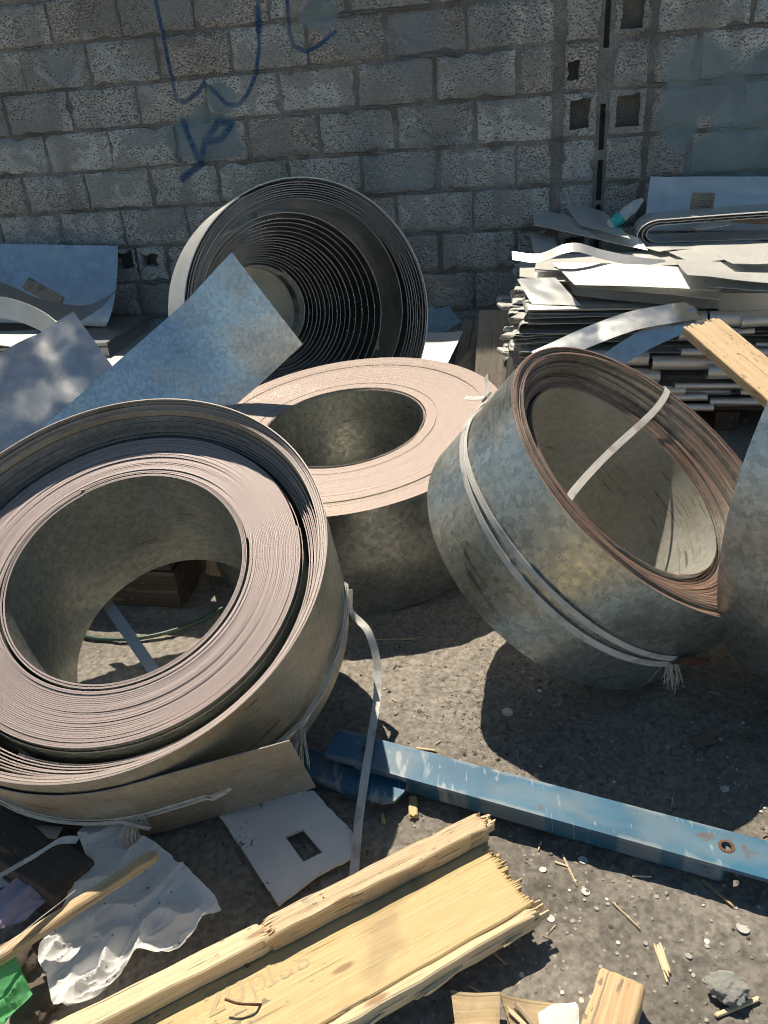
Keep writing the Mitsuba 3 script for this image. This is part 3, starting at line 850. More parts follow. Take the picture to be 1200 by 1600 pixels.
def plate(corners, t, n=2, bend=None, mat_uv=1.0):
    """A thin four-cornered sheet (corners in order), split n x n so that bend(u, v) can push it along its normal."""
    c = np.asarray(corners, float)
    u, v = np.meshgrid(np.linspace(0, 1, n), np.linspace(0, 1, n), indexing="ij")
    p = (1 - u)[..., None] * ((1 - v)[..., None] * c[0] + v[..., None] * c[3]) + u[..., None] * ((1 - v)[..., None] * c[1] + v[..., None] * c[2])
    nor = unit(np.cross(c[1] - c[0], c[3] - c[0]))
    if bend is not None:
        p = p + nor * bend(u, v)[..., None]
    du, dv = np.linalg.norm(c[1] - c[0]), np.linalg.norm(c[3] - c[0])
    uv = np.stack([u * du, v * dv], -1).reshape(-1, 2) * mat_uv
    f = quads(n, n)
    top, bot = (p + nor * t / 2).reshape(-1, 3), (p - nor * t / 2).reshape(-1, 3)
    out = [(top, f[:, ::-1], uv), (bot, f, uv)]
    i = np.arange(n)
    for ring in (i * n, i * n + n - 1, i, (n - 1) * n + i):
        seg = np.stack([top[ring], bot[ring]], 1).reshape(-1, 3)
        out.append((seg, quads(n, 2), np.repeat(uv[ring], 2, 0)))
    v_, f_, uv_ = join(*out)
    return v_, f_, uv_


# ---------------------------------------------------------------- leaning sheets on the left
k_ = 0.91
sh = lambda q: EYE + (np.asarray(q, float) - EYE) * k_
P1, P2, P3 = sh((-1.128, 2.732, 0.819)), sh((-0.878, 2.651, 0.509)), sh((-1.907, 2.462, 0.261))
dl = unit(P3 - P1)
long_ = 1.45
t_ = thing("metal_sheet", "long spangled galvanised sheet leaning on the upright coil, creased near its top", "metal sheet", None)
crease = lambda u, v: 0.0 + 0.42 * 0.02 * np.log1p(np.exp((0.165 - u) / 0.02)) + 0.006 * np.sin(v * 3.1) + 0.005 * (meshkit.fbm(np.stack([u * 7, v * 3, 0 * u], -1), 3, 4) - 0.5)
put_uv(t_, None, plate([P1, P1 + dl * long_, P2 + dl * long_, P2], 0.0016, 60, lambda u, v: crease(u, v)), "zinc_sheet")
Q1, Q2, Q3 = A(-1.757, 2.60, 0.662), A(-1.592, 2.50, 0.494), A(-1.974, 2.417, 0.557)
dl2, dw2 = unit(Q3 - Q1), unit(Q2 - Q1)
t_ = thing("metal_sheet", "smooth dented mirror like sheet at the left edge, tilted towards the yard", "metal sheet", None)
dent = lambda u, v: 0.007 * (meshkit.fbm(np.stack([u * 4, v * 3, 0 * u], -1), 3, 14) - 0.5) + 0.0018 * (meshkit.fbm(np.stack([u * 13, v * 9, 0 * u], -1), 3, 24) - 0.5) - 0.012 * np.exp(-(((u - 0.14) / 0.05) ** 2))
put_uv(t_, None, plate([Q1, Q1 + dl2 * 1.0, Q1 + dl2 * 1.0 + dw2 * 0.62, Q1 + dw2 * 0.62], 0.0016, 70, dent), "zinc_smooth")

# pile by the wall on the far left
tl, tr = A(-3.75, 4.12, 0.71), A((-2.407, 4.100, 0.699))
s_ = np.linspace(0, 1, 24)
path = np.stack([np.full(24, tr[0]), 4.12 - 0.20 * s_ - 0.10 * s_**3, 0.705 - 0.42 * s_ + 0.04 * s_**4], -1)
t_ = thing("metal_sheet", "blue grey sheet standing against the foot of the wall, left end of the yard", "metal sheet", None)
m = ribbon(path, unit(A(-1, 0.0, 0.055)), 0.0, 1.5, 0.002, across=12)
put_uv(t_, None, m, "zinc_smooth")
t_ = thing("metal_sheet", "sagging strip of sheet curling up at its right end before the blue grey sheet", "metal sheet", None)
cv = smooth_path([(-3.236, 3.850, 0.637), (-2.941, 3.800, 0.558), (-2.730, 3.750, 0.487), (-2.509, 3.750, 0.448), (-2.422, 3.800, 0.455), (-2.349, 3.900, 0.498)], 50)
put_uv(t_, None, ribbon(cv, unit(A(0.05, -0.9, -0.22)), -0.02, 0.20, 0.002), "plain_steel")
t_ = thing("metal_strip", "pale curved strip of sheet bowed over the box on the far left", "metal strip", None)
cv = smooth_path([(-2.949, 3.450, 0.562), (-2.650, 3.350, 0.569), (-2.406, 3.220, 0.554), (-2.171, 3.050, 0.518), (-2.038, 2.950, 0.431)], 40)
put_uv(t_, None, ribbon(cv, unit(A(0.12, -0.25, -0.95)), -0.02, 0.085, 0.002), "pale_sheet")
t_ = thing("wood_offcut", "brown offcut of wood stuck between the sheets on the far left", "wood", None)
put_flat(t_, None, lumber((-2.866, 3.860, 0.572), (-2.632, 3.800, 0.467), A(0, -0.8, 0.6), 0.07, 0.02, 4, 0.01, 0.01, 31), "old_wood")
t_ = thing("steel_box", "dark grey folded steel box with a lid seam, under the blue grey sheet", "box", None)
b0, b1 = A((-3.278, 3.800, 0.412)), A((-2.250, 3.800, 0.424))
zt = 0.300
bx = bevel_box((1.25, 0.62, 0.30), 0.006)
part(t_, "body", framed(bx, A(b1[0] - 0.63, 3.72, zt - 0.150), unit(A(1, 0.13, 0)), unit(A(-0.13, 1, 0)), A(0, 0, 1)), "plain_steel")
part(t_, "lid", framed(bevel_box((1.262, 0.632, 0.020), 0.004), A(b1[0] - 0.63, 3.72, zt + 0.0105), unit(A(1, 0.13, 0)), unit(A(-0.13, 1, 0)), A(0, 0, 1)), "plain_steel")
part(t_, "handle", framed(bevel_box((0.05, 0.014, 0.012), 0.003), A(b1[0] - 0.62, 3.30, zt - 0.012), unit(A(1, 0.13, 0)), unit(A(-0.13, 1, 0)), A(0, 0, 1)), "rust")
t_ = thing("metal_sheet", "flat pale sheet with its near edge in the sun, left of the upright coil", "metal sheet", None)
put_uv(t_, None, plate([(-2.325, 3.452, 0.250), (-2.457, 4.302, 0.250), (-2.374, 4.845, 0.250), (-1.673, 2.842, 0.250)], 0.002, 8, lambda u, v: 0.01 * np.sin(u * 3)), "pale_sheet")
t_ = thing("metal_sheet", "flat pale sheet in the sun under the bowed strip, left edge", "metal sheet", None)
put_uv(t_, None, plate([(-2.978, 3.394, 0.360), (-3.048, 3.585, 0.360), (-2.678, 3.615, 0.360), (-2.458, 3.234, 0.360)], 0.003, 6), "pale_sheet")
t_ = thing("shade_timber_stack", "old timbers stacked behind the big front coil, added to shade its hole", "timber", None)  # added sun blocker: keeps the ground inside the coil's hole dark
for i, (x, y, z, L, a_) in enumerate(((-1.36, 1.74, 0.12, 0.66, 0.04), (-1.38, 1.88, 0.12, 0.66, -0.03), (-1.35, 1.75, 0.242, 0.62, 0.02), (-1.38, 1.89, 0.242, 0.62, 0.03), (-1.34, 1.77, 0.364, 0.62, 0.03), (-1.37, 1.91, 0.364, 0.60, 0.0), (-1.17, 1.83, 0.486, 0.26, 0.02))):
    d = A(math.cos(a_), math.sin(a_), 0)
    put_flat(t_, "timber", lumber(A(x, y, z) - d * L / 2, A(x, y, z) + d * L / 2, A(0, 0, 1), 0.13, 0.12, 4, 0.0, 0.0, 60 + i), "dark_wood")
t_ = thing("wood_post", "brown wooden post seen through the hole of the big front coil", "wood", None)
put_flat(t_, None, lumber((-0.994, 1.867, 0.000), A(*(-0.994, 1.867, 0.000)) + A(0.02, 0.09, 0.20), A(0, -1, 0.3), 0.075, 0.05, 4, 0.0, 0.01, 33), "old_wood")
t_ = thing("flat_bar", "grey flat steel bar lying inside the hole of the big front coil", "metal bar", None)
put_uv(t_, None, ribbon(np.linspace((-1.145, 1.500, 0.181), (-0.944, 1.374, 0.012), 6), unit(A(0.9, 0.42, 0.0)), -0.016, 0.016, 0.004), "plain_steel")
t_ = thing("metal_disc", "round flat metal disc lying inside the big front coil", "disc", None)
dd = trimesh.creation.cylinder(radius=0.024, height=0.002, sections=32)
put(t_, framed(dd, A((-1.193, 1.890, 0.012)), A(1, 0, 0), unit(A(0, 1, -0.15)), unit(A(0, 0.15, 1))), "slug_metal", 30)
t_ = thing("hose", "green hose lying on the ground inside the big front coil", "hose", None)
put(t_, tube(smooth_path([(-1.309, 1.534, 0.008), (-1.174, 1.507, 0.010), (-1.051, 1.527, 0.012), (-0.950, 1.595, 0.014), (-0.879, 1.701, 0.012), (-0.786, 1.763, 0.010)], 40), 0.006, 8), "green_hose", True)
bsdf("green_hose", base_color=rgb(0.045, 0.085, 0.06), roughness=0.5)

# behind the flat coil
t_ = thing("metal_sheet", "blue grey plate tilted against the side of the upright coil, behind the flat coil", "metal sheet", None)
put_uv(t_, None, plate([(-0.678, 3.620, 0.317), (-0.420, 3.620, 0.316), (-0.459, 3.340, 0.245), (-0.633, 3.340, 0.247)], 0.002, 8, lambda u, v: 0.008 * np.sin(u * 3)), "pale_sheet")
t_ = thing("plastic_sheet", "crumpled bluish plastic sheet between the upright coil and the wall", "plastic sheet", None)
put_uv(t_, None, plate([(-0.700, 3.950, 0.355), (-0.528, 3.950, 0.364), (-0.452, 3.850, 0.298), (-0.672, 3.750, 0.247)], 0.0015, 30, lambda u, v: 0.05 * (meshkit.fbm(np.stack([u * 5, v * 5, 0 * u], -1), 3, 3) - 0.5)), "blue_film")
scene["blue_film"] = {"type": "principledthin", "base_color": rgb(0.30, 0.42, 0.50), "roughness": 0.25, "diff_trans": 0.5}
t_ = thing("wood_board", "brown board standing up against the wall behind the flat coil", "wood", None)
put_flat(t_, None, lumber((-0.425, 4.050, 0.267), (-0.452, 3.800, 0.066), A(0, -1, 0.2), 0.085, 0.025, 5, 0.0, 0.0, 35), "old_wood")
t_ = thing("wood_board", "short slanting board with a sunlit lower edge behind the flat coil", "wood", None)
put_flat(t_, None, lumber((-0.327, 3.620, 0.229), (-0.437, 3.420, 0.144), A(0.4, -0.7, 0.6), 0.09, 0.03, 5, 0.0, 0.01, 36), "old_wood")
t_ = thing("wood_board", "wide weathered board leaning at the left end of the folded sheets", "wood", None)
put_flat(t_, None, lumber((-0.267, 3.660, 0.402), (-0.268, 3.360, 0.102), A(0, -1, 0.25), 0.165, 0.03, 7, 0.0, 0.0, 37), "grey_wood")
t_ = thing("wood_post", "pale square post at the left foot of the folded sheets", "wood", None)
put_flat(t_, None, lumber((-0.155, 3.220, 0.326), (-0.185, 3.120, 0.102), A(-0.3, -0.9, 0.2), 0.06, 0.06, 4, 0.0, 0.0, 38), "grey_wood")

# ---------------------------------------------------------------- the stack of folded sheets
GROUP = "folded sheets in the big stack by the wall"
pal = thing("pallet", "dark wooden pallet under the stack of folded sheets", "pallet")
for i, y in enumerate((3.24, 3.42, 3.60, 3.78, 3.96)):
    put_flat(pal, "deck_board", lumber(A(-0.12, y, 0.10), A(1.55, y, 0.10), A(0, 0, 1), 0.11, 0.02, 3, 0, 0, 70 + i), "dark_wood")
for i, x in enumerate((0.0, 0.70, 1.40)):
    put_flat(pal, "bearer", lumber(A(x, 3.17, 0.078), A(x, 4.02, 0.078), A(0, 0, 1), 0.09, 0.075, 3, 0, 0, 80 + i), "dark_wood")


def fold_left(x0, xe, y0, y1, z, h, sag=0.0, seed=0, skew=0.0, nested=1):
    """A sheet folded double with the fold at its left end x0; seen end on from the yard as a long U."""
    ms = []
    for q in range(nested):
        hh = h * (1 - 0.45 * q / max(1, nested))
        r = hh / 2
        a = np.linspace(0, 1, 16)
        top = np.stack([xe - (xe - x0 - r) * a, 0 * a, z + hh + sag * (1 - a) ** 2 - 0.35 * hh * (1 - a)], -1)
        b = np.linspace(math.pi / 2, 1.5 * math.pi, 14)[1:-1]
        c = np.stack([x0 + r + 0.008 * q + r * np.cos(b), 0 * b, z + r + r * np.sin(b)], -1)
        bot = np.stack([x0 + r + (xe - x0 - r) * a, 0 * a, z + sag * a**2 + 0.25 * hh * a + 0 * a], -1)
        p = np.vstack([top, c, bot])
        p[:, 1] += y0
        p[:, 0] += 0.0
        ms.append(ribbon(p, unit(A(skew, 1, 0)), 0.012 * q, y1 - y0, 0.0016))
    return join(*ms)


def fold_front(x0, x1, y, z, h, depth, seed=0):
    """A short piece folded double with its round fold towards the yard."""
    r = h / 2
    b = np.linspace(math.pi / 2, -math.pi / 2, 12)
    c = np.stack([0 * b, y + r - r * np.cos(b), z + r + r * np.sin(b)], -1)
    a = np.linspace(1, 0, 4)[:-1]
    top = np.stack([0 * a, y + r + depth * a, z + h - 0.02 * a], -1)
    bot = np.stack([0 * a, y + r + depth * a[::-1] * 1.0 + 0.02, z + 0 * a], -1)
    p = np.vstack([top, c, bot])
    return ribbon(p, unit(A(1, rng.normal(0, 0.03), rng.normal(0, 0.03))), x0, x1, 0.002, across=2)


gs = np.random.default_rng(77)
ORD = ["first", "second", "third", "fourth", "fifth", "sixth", "seventh", "eighth", "ninth", "tenth", "eleventh", "twelfth"]
# long ones folded at the left end: three files, front, middle, back, rising towards the wall
for f_, (y0, y1, ztop, x_in) in enumerate(((3.20, 3.44, 0.48, -0.14), (3.47, 3.74, 0.53, -0.15), (3.76, 4.05, 0.56, -0.16))):
    z = 0.16 if f_ == 0 else 0.30
    lvl = 0
    while z < ztop:
        h = gs.uniform(0.018, 0.052)
        lower = f_ == 0 and z < 0.17
        x0 = x_in + gs.normal(0, 0.035) + (0.02 if z > 0.4 else 0)
        xe = gs.uniform(0.75, 1.25)
        zone = ("front", "middle", "back")[f_]
        t_ = thing("folded_sheet", f"long sheet folded at its left end, {ORD[lvl]} from the bottom in the {zone} file", "folded sheet", GROUP)
        put_uv(t_, None, fold_left(x0, xe, y0 + gs.normal(0, 0.03), y1 + gs.normal(0, 0.02), z, h, gs.uniform(-0.02, 0.0), lvl, gs.normal(0, 0.10), nested=int(gs.integers(1, 4)) if h > 0.03 else 1), "pale_sheet")
        z += h * 0.72 + 0.001
        lvl += 1
# short curled pieces sticking out of the left end
for i in range(64):
    y = gs.uniform(3.18, 4.0)
    z = gs.uniform(0.14, 0.48 + 0.14 * (y - 3.18))
    h = gs.uniform(0.014, 0.048)
    x0 = -0.185 + gs.normal(0, 0.022)
    t_ = thing("folded_sheet", "short curled piece of sheet poking out of the left end of the stack", "folded sheet", GROUP + ", curled pieces at the left end")
    put_uv(t_, None, fold_left(x0, x0 + gs.uniform(0.07, 0.2), y, y + gs.uniform(0.04, 0.11), z, h, gs.uniform(-0.015, 0.01), i, gs.normal(0, 0.25)), "pale_sheet")
# short ones whose round folds face the yard
z = 0.105
row = 0
while z < 0.46:
    h = gs.choice([0.020, 0.030, 0.042, 0.060], p=[0.25, 0.3, 0.25, 0.2])
    x = 0.06 + gs.uniform(0, 0.1) if z < 0.34 else 0.42 + gs.uniform(0, 0.1)
    while x < 1.30:
        w = gs.uniform(0.11, 0.30)
        if gs.random() < 0.97:
            hh = h * gs.uniform(0.8, 1.05)
            t_ = thing("folded_sheet", "short piece of sheet with its round fold facing the yard, front of the stack", "folded sheet", GROUP + ", short front pieces")
            put_uv(t_, None, fold_front(x, x + w, 3.10 + gs.normal(0, 0.014), z + gs.uniform(0, 0.003), hh, gs.uniform(0.05, 0.085), row), "pale_sheet")
        x += w + gs.uniform(0.001, 0.014)
    z += h * 0.9 + gs.uniform(0.001, 0.006)
    row += 1
# loose flat sheets on top, sloping towards the yard
tops = [
    ([(-0.134, 4.426, 0.775), (0.356, 3.707, 0.690), (0.385, 3.640, 0.645), (-0.114, 4.032, 0.725)], "broad sheet half in shade with a raised left corner, on top of the stack"),
    ([(0.008, 4.421, 0.800), (0.224, 4.163, 0.760), (0.310, 3.646, 0.700), (0.099, 3.954, 0.725)], "dark blue sheet in the wall's shade beside the plastic bottle"),
    ([(-0.087, 3.779, 0.625), (0.521, 3.712, 0.640), (0.533, 3.373, 0.625), (-0.090, 3.404, 0.615)], "narrow pale sheet lying across the middle of the stack top"),
    ([(-0.020, 3.493, 0.640), (0.470, 3.297, 0.630), (0.587, 3.084, 0.575), (0.074, 3.231, 0.590)], "wide pale sheet with a pointed left corner on the front of the stack top"),
    ([(0.415, 3.784, 0.650), (0.727, 3.860, 0.660), (1.041, 3.472, 0.655), (0.526, 3.284, 0.640)], "pale sheet with a notch on the right of the stack top"),
    ([(0.456, 3.357, 0.650), (0.961, 3.166, 0.640), (0.897, 2.921, 0.620), (0.479, 3.103, 0.630)], "long pale strip across the right of the stack top"),
    ([(0.505, 3.234, 0.625), (0.937, 3.061, 0.610), (0.897, 2.900, 0.590), (0.553, 3.079, 0.600)], "cream sheet under the long strip at the right front of the stack top"),
    ([(0.615, 3.317, 0.670), (0.996, 3.317, 0.670), (0.933, 3.078, 0.660), (0.642, 3.154, 0.662)], "small cream sheet at the right end of the stack top"),
    ([(0.221, 3.973, 0.660), (0.650, 3.888, 0.665), (0.635, 3.614, 0.655), (0.424, 3.561, 0.650)], "pale sheet just before the rolled sheets on the stack top"),
    ([(0.046, 3.425, 0.565), (0.615, 3.232, 0.545), (0.611, 3.146, 0.500), (0.079, 3.353, 0.520)], "bluish sheet whose bright edge hangs over the front of the stack"),
    ([(0.606, 3.233, 0.545), (0.982, 3.182, 0.540), (0.971, 3.111, 0.490), (0.612, 3.147, 0.495)], "bluish sheet at the right front edge of the stack top"),
    ([(-0.162, 3.408, 0.585), (-0.002, 3.355, 0.595), (0.103, 3.247, 0.500), (-0.092, 3.294, 0.500)], "pale sheet at the left front corner of the stack top"),
    ([(-0.133, 4.066, 0.680), (-0.015, 4.014, 0.670), (0.023, 3.720, 0.630), (-0.105, 3.788, 0.630)], "small pale sheet at the left edge of the stack top"),
    ([(-0.175, 3.925, 0.600), (0.088, 3.826, 0.600), (0.093, 3.309, 0.585), (-0.152, 3.434, 0.580)], "square pale sheet under the twisted strip at the left of the stack top"),
    ([(0.097, 3.550, 0.600), (0.653, 3.380, 0.595), (0.600, 3.094, 0.540), (0.080, 3.283, 0.575)], "large pale sheet mostly covered by others in the middle of the stack top"),
]

for k, (c, lab) in enumerate(tops):
    t_ = thing("loose_sheet", lab, "metal sheet")
    c = np.array(c)
    bend = (lambda s: (lambda u, v: 0.007 * (meshkit.fbm(np.stack([u * 3 + s, v * 2, 0 * u], -1), 2, 5) - 0.5) + 0.004 * np.sin(u * 3.1 + s)))(k * 1.7)
    put_uv(t_, None, plate(c[::-1], 0.0018, 14, bend), "pale_sheet")
t_ = thing("loose_sheet", "twisted narrow strip snaking over the left of the stack top", "metal strip")
cv = smooth_path([(-0.189, 3.500, 0.671), (-0.074, 3.450, 0.664), (0.025, 3.420, 0.701), (0.090, 3.420, 0.704), (0.181, 3.420, 0.675), (0.335, 3.420, 0.639), (0.439, 3.440, 0.622)], 50)
put_uv(t_, None, ribbon(cv, unit(A(0.06, -0.72, -0.6)), -0.02, 0.028, 0.002), "pale_sheet")
t_ = thing("hanging_strip", "bright bowed strip of sheet hanging down the front of the stack to the oval coil", "metal strip")
cv = smooth_path([(0.512, 3.100, 0.527), (0.403, 3.040, 0.528), (0.262, 2.980, 0.516), (0.113, 2.900, 0.482), (0.011, 2.840, 0.451), (-0.068, 2.800, 0.425)], 50)
tg = np.gradient(cv, axis=0)
hv = (EYE - cv) / np.linalg.norm(EYE - cv, axis=1, keepdims=True) * [1, 1, 1] + np.array(SUN)
wf_ = np.linspace(0, 1, len(cv))[:, None]
wd = np.cross(tg, hv)
wd /= np.linalg.norm(wd, axis=1, keepdims=True)
wd *= np.sign(-wd[:, 2:3])
wd = wd * wf_ + (1 - wf_) * unit(A(0.30, -0.82, -0.45))
wd /= np.linalg.norm(wd, axis=1, keepdims=True)
put_uv(t_, None, ribbon(cv, wd, -0.02, 0.085, 0.002), "zinc_smooth")
t_ = thing("hanging_strip", "dark bowed strip of sheet hanging below the bright one at the front of the stack", "metal strip")
cv = smooth_path([(0.509, 3.060, 0.507), (0.403, 3.000, 0.480), (0.311, 2.960, 0.444), (0.198, 2.900, 0.385), (0.142, 2.860, 0.332)], 40)
put_uv(t_, None, ribbon(cv, unit(A(0.25, -0.35, -0.9)), -0.02, 0.06, 0.002), "zinc_smooth")
for q in range(3):
    t_ = thing("rolled_sheet", ("outer", "middle", "inner")[q] + " sheet of the three rolled one into another on top of the stack", "rolled sheet")
    r = 0.062 - 0.013 * q
    b = np.linspace(math.pi / 2 - 0.1, 1.5 * math.pi, 26)
    cx, cz = 0.44, 0.700
    c = np.stack([cx + 1.55 * r * np.cos(b), 0 * b + 3.70, cz + r * np.sin(b)], -1)
    a = np.linspace(1, 0, 14)[:-1]
    top = np.stack([cx + 0.03 + 0.95 * a, 0 * a + 3.70, cz + r + 0.012 * np.sin(a * 3)], -1)
    bot = np.stack([cx + 0.02 + 0.55 * a[::-1], 0 * a + 3.70, cz - r - 0.004 * a[::-1]], -1)
    put_uv(t_, None, ribbon(np.vstack([top, c, bot]), unit(A(0.03, 1, 0)), 0.02 * q, 0.30, 0.0022), "pale_sheet")
t_ = thing("torn_flange", "torn bright flange with a toothed edge lying before the rolled sheets", "metal scrap")
zz = np.arange(12) * 0.012
tooth = [(x, 0.0 + 0.008 * (i % 2)) for i, x in enumerate(zz)] + [(0.135, 0.03), (0.06, 0.055), (-0.02, 0.03)]
fl = extrude(Polygon(tooth), 0.002)
put(t_, framed(fl, A((0.592, 3.680, 0.715)), unit(A(1, 0.1, 0.10)), unit(A(-0.1, 0.8, 0.35)), unit(A(0, -0.35, 0.9))), "pale_sheet")
t_ = thing("metal_sheet", "large dented sheet leaning against the wall at the right, above the stack", "metal sheet")
ds = lambda u, v: 0.012 * (meshkit.fbm(np.stack([u * 6, v * 3, 0 * u], -1), 3, 8) - 0.5) + 0.014 * np.exp(-((u - 0.09) / 0.03) ** 2 - ((v - 0.25) / 0.25) ** 2)
put_uv(t_, None, plate([(0.428, 4.200, 0.902), (1.313, 4.200, 0.854), (1.318, 4.080, 0.635), (0.406, 4.080, 0.673)], 0.002, 50, ds), "pale_sheet")
t_ = thing("wood_offcut", "light wooden offcut with a dark burnt stamp on its square end, before the leaning sheet", "wood")
fc = A((0.648, 4.020, 0.791))
part(t_, "stamped_block", framed(bevel_box((0.098, 0.03, 0.085), 0.003), fc, unit(A(1, 0, -0.06)), A(0, 1, 0), unit(A(0.06, 0, 1))), "crate_wood", label="square block with the stamp")
scene["crate_wood"] = scene["old_wood"]
put_flat(t_, "batten", lumber((0.594, 4.000, 0.743), (1.259, 4.000, 0.680), A(0, 0, 1), 0.03, 0.022, 3, 0, 0, 91), "old_wood")
ink = []
gi = np.random.default_rng(3)
for r_, (n_, w_) in enumerate(((5, 0.006), (4, 0.008), (3, 0.005), (4, 0.006))):
    for i in range(n_):
        b = trimesh.creation.box((w_ * gi.uniform(0.6, 1.2), 0.0006, 0.006 * gi.uniform(0.6, 1.2)))
        b.apply_translation([-0.012 + i * 0.0125 + gi.normal(0, 0.001), -0.0155, 0.024 - r_ * 0.013])
        ink.append(b)
for x0, z0, w, h in ((0.010, 0.032, 0.050, 0.0016), (0.035, 0.008, 0.0016, 0.045), (0.010, -0.016, 0.05, 0.0016)):
    b = trimesh.creation.box((w, 0.0006, h))
    b.apply_translation([x0, -0.0155, z0])
    ink.append(b)
part(t_, "stamp", framed(trimesh.util.concatenate(ink), fc, unit(A(1, 0, -0.06)), A(0, 1, 0), unit(A(0.06, 0, 1))), "ink", label="dark burnt stamp, too blurred to read")

# bottle on the stack
bt = thing("plastic_bottle", "crushed clear plastic bottle with a teal label lying on the stack by the crack", "bottle")
bp, bq = A((0.239, 3.860, 0.730)), A((0.332, 3.860, 0.802))
ax_ = unit(bq - bp + A(0, 0.02, 0))
sx_ = unit(np.cross(ax_, A(0, 0, 1)))
ux_ = np.cross(sx_, ax_)


def bottle_shell(prof, crumple, seed, closed=False):
    a = np.linspace(0, 2 * math.pi, 41)
    s = np.array([q[0] for q in prof])
    r = np.array([q[1] for q in prof])
    S, Aa = np.meshgrid(s, a, indexing="ij")
    R = np.repeat(r[:, None], 41, 1)
    k = meshkit.fbm(np.stack([np.cos(Aa) * 1.6, np.sin(Aa) * 1.6, S * 45], -1), 3, seed)
    k[:, -1] = k[:, 0]
    R = R * (1 - crumple * (k - 0.35))
    p = bp + ax_ * S[..., None] + sx_ * (R * np.cos(Aa))[..., None] + ux_ * (R * np.sin(Aa) * 0.85)[..., None]
    return trimesh.Trimesh(p.reshape(-1, 3), quads(len(s), 41), process=False)


part(bt, "body", bottle_shell([(-0.012, 0.002), (-0.01, 0.025), (0.0, 0.031)] + [(x, 0.032) for x in np.linspace(0.01, 0.12, 14)] + [(0.14, 0.026), (0.155, 0.014), (0.17, 0.012), (0.172, 0.002)], 0.55, 3), "clear_plastic", True)
part(bt, "label", bottle_shell([(x, 0.0335) for x in np.linspace(0.006, 0.055, 8)], 0.30, 3), "teal_label", True)

# broken plank leaning at the right
t_ = thing("broken_plank", "broken yellow plank with a splintered tip leaning at the right before the stack", "plank")
put_flat(t_, None, lumber((0.428, 2.550, 0.607), (0.725, 1.950, 0.418), unit(A(-0.1, -0.45, 0.9)), 0.105, 0.035, 9, 0.05, 0.0, 41, rough=0.0012), "pale_plank")
wood("pale_plank", (0.60, 0.46, 0.29), (0.47, 0.33, 0.18), grime_amount=0.2)

# ---------------------------------------------------------------- blue beam
bm = thing("steel_beam", "long blue painted steel beam with a scratched top lying across the ground", "beam")
l0, l1 = A(-0.429, 1.160, 0.060), A(0.379, 0.988, 0.060)
bx_ = unit(l1 - l0)
by_ = unit(np.cross(A(0, 0, 1), bx_))
bz_ = A(0, 0, 1)
LB = 1.10


def beam_uv(m, o):
    v = np.asarray(m.vertices)
    return np.stack([(v - o) @ bx_, (v - o) @ by_ + 0.3 * ((v - o) @ bz_)], -1)


pl = Polygon([(0.006, -0.040), (LB, -0.040), (LB, 0.040), (0.0, 0.040), (0.0, -0.034)])
for hx, hy in ((0.082, 0.004), (0.762, 0.004)):
    pl = pl.difference(__import__("shapely").Point(hx, hy).buffer(0.0085, 24))
top = extrude(pl, 0.008)
tm = framed(top, l0 - bz_ * 0.008, bx_, by_, bz_)
part(bm, "flange", tm, "blue_paint", False, beam_uv(tm, l0))
web = bevel_box((0.70, 0.058, 0.046), 0.004)
wm = framed(web, l0 + bx_ * (0.062 + 0.35) - bz_ * 0.0305, bx_, by_, bz_)
part(bm, "web", wm, "blue_paint", False, beam_uv(wm, l0))
for hx, hy in ((0.082, 0.004), (0.762, 0.004)):
    ring = trimesh.creation.annulus(r_min=0.0088, r_max=0.0135, height=0.0012, sections=40)
    part(bm, "hole_rim", framed(ring, l0 + bx_ * hx + by_ * hy + bz_ * 0.0006, bx_, by_, bz_), "rust", False, label="rusted rim of a bolt hole")
bm2 = thing("steel_channel", "short dark blue steel channel under the left end of the beam", "beam")
c0, c1 = A(-0.56, 1.150, 0.024), A(-0.262, 1.060, 0.030)
cx_ = unit(c1 - c0)
cy_ = unit(np.cross(A(0, 0, 1), cx_))
pl2 = Polygon([(0, -0.032), (0.285, -0.032), (0.305, -0.018), (0.312, 0.01), (0.305, 0.034), (0, 0.034)]).difference(__import__("shapely").Point(0.17, -0.008).buffer(0.011, 16))
m_ = framed(extrude(pl2, 0.006), c0, cx_, cy_, A(0, 0, 1))
part(bm2, "flange", m_, "blue_paint", False, beam_uv(m_, c0))
m_ = framed(bevel_box((0.25, 0.04, 0.03), 0.003), c0 + cx_ * 0.13 - A(0, 0, 0.012), cx_, cy_, A(0, 0, 1))
part(bm2, "web", m_, "blue_paint", False, beam_uv(m_, c0))

# ---------------------------------------------------------------- broken plank with battens
pk = thing("broken_plank", "broken yellow plank with two battens and bent nails in the foreground", "plank")
b_up = A(0, 0, 1)
d0 = A((-0.032, 0.890, 0.075))
bd = unit(A((-0.421, 0.690, 0.113)) - A((-0.087, 0.964, 0.113)))
bs = unit(np.cross(bd, b_up))       # towards the camera's left and back is -bs or +bs, see below
if bs[1] < 0:
    bs = -bs
put_flat(pk, "board", lumber(d0 + bs * 0.026, d0 + bs * 0.026 + bd * 1.02, b_up, 0.172, 0.016, 46, 0.026, 0.0, 3, rough=0.0008, stations=20), "fresh_wood", label="wide board with a ragged broken end and a faded print")
r0 = A((-0.093, 0.956, 0.115))
ro = bs * 0.0
r0 = A((-0.087, 0.964, 0.113))
put_flat(pk, "batten", lumber(r0, r0 + bd * 0.42, b_up, 0.037, 0.035, 12, 0.016, 0.02, 5, rough=0.0016), "worn_wood", label="weathered upper batten")
r1 = r0 + bd * 0.405 + bs * 0.001 - A(0, 0, 0.002)
put_flat(pk, "batten", lumber(r1, r1 + bd * 0.62, b_up, 0.034, 0.033, 5, 0.02, 0.0, 6, rough=0.0014), "split_wood", label="freshly split end of the upper batten")
core = r0 - bd * 0.018 - A(0, 0, 0.010)
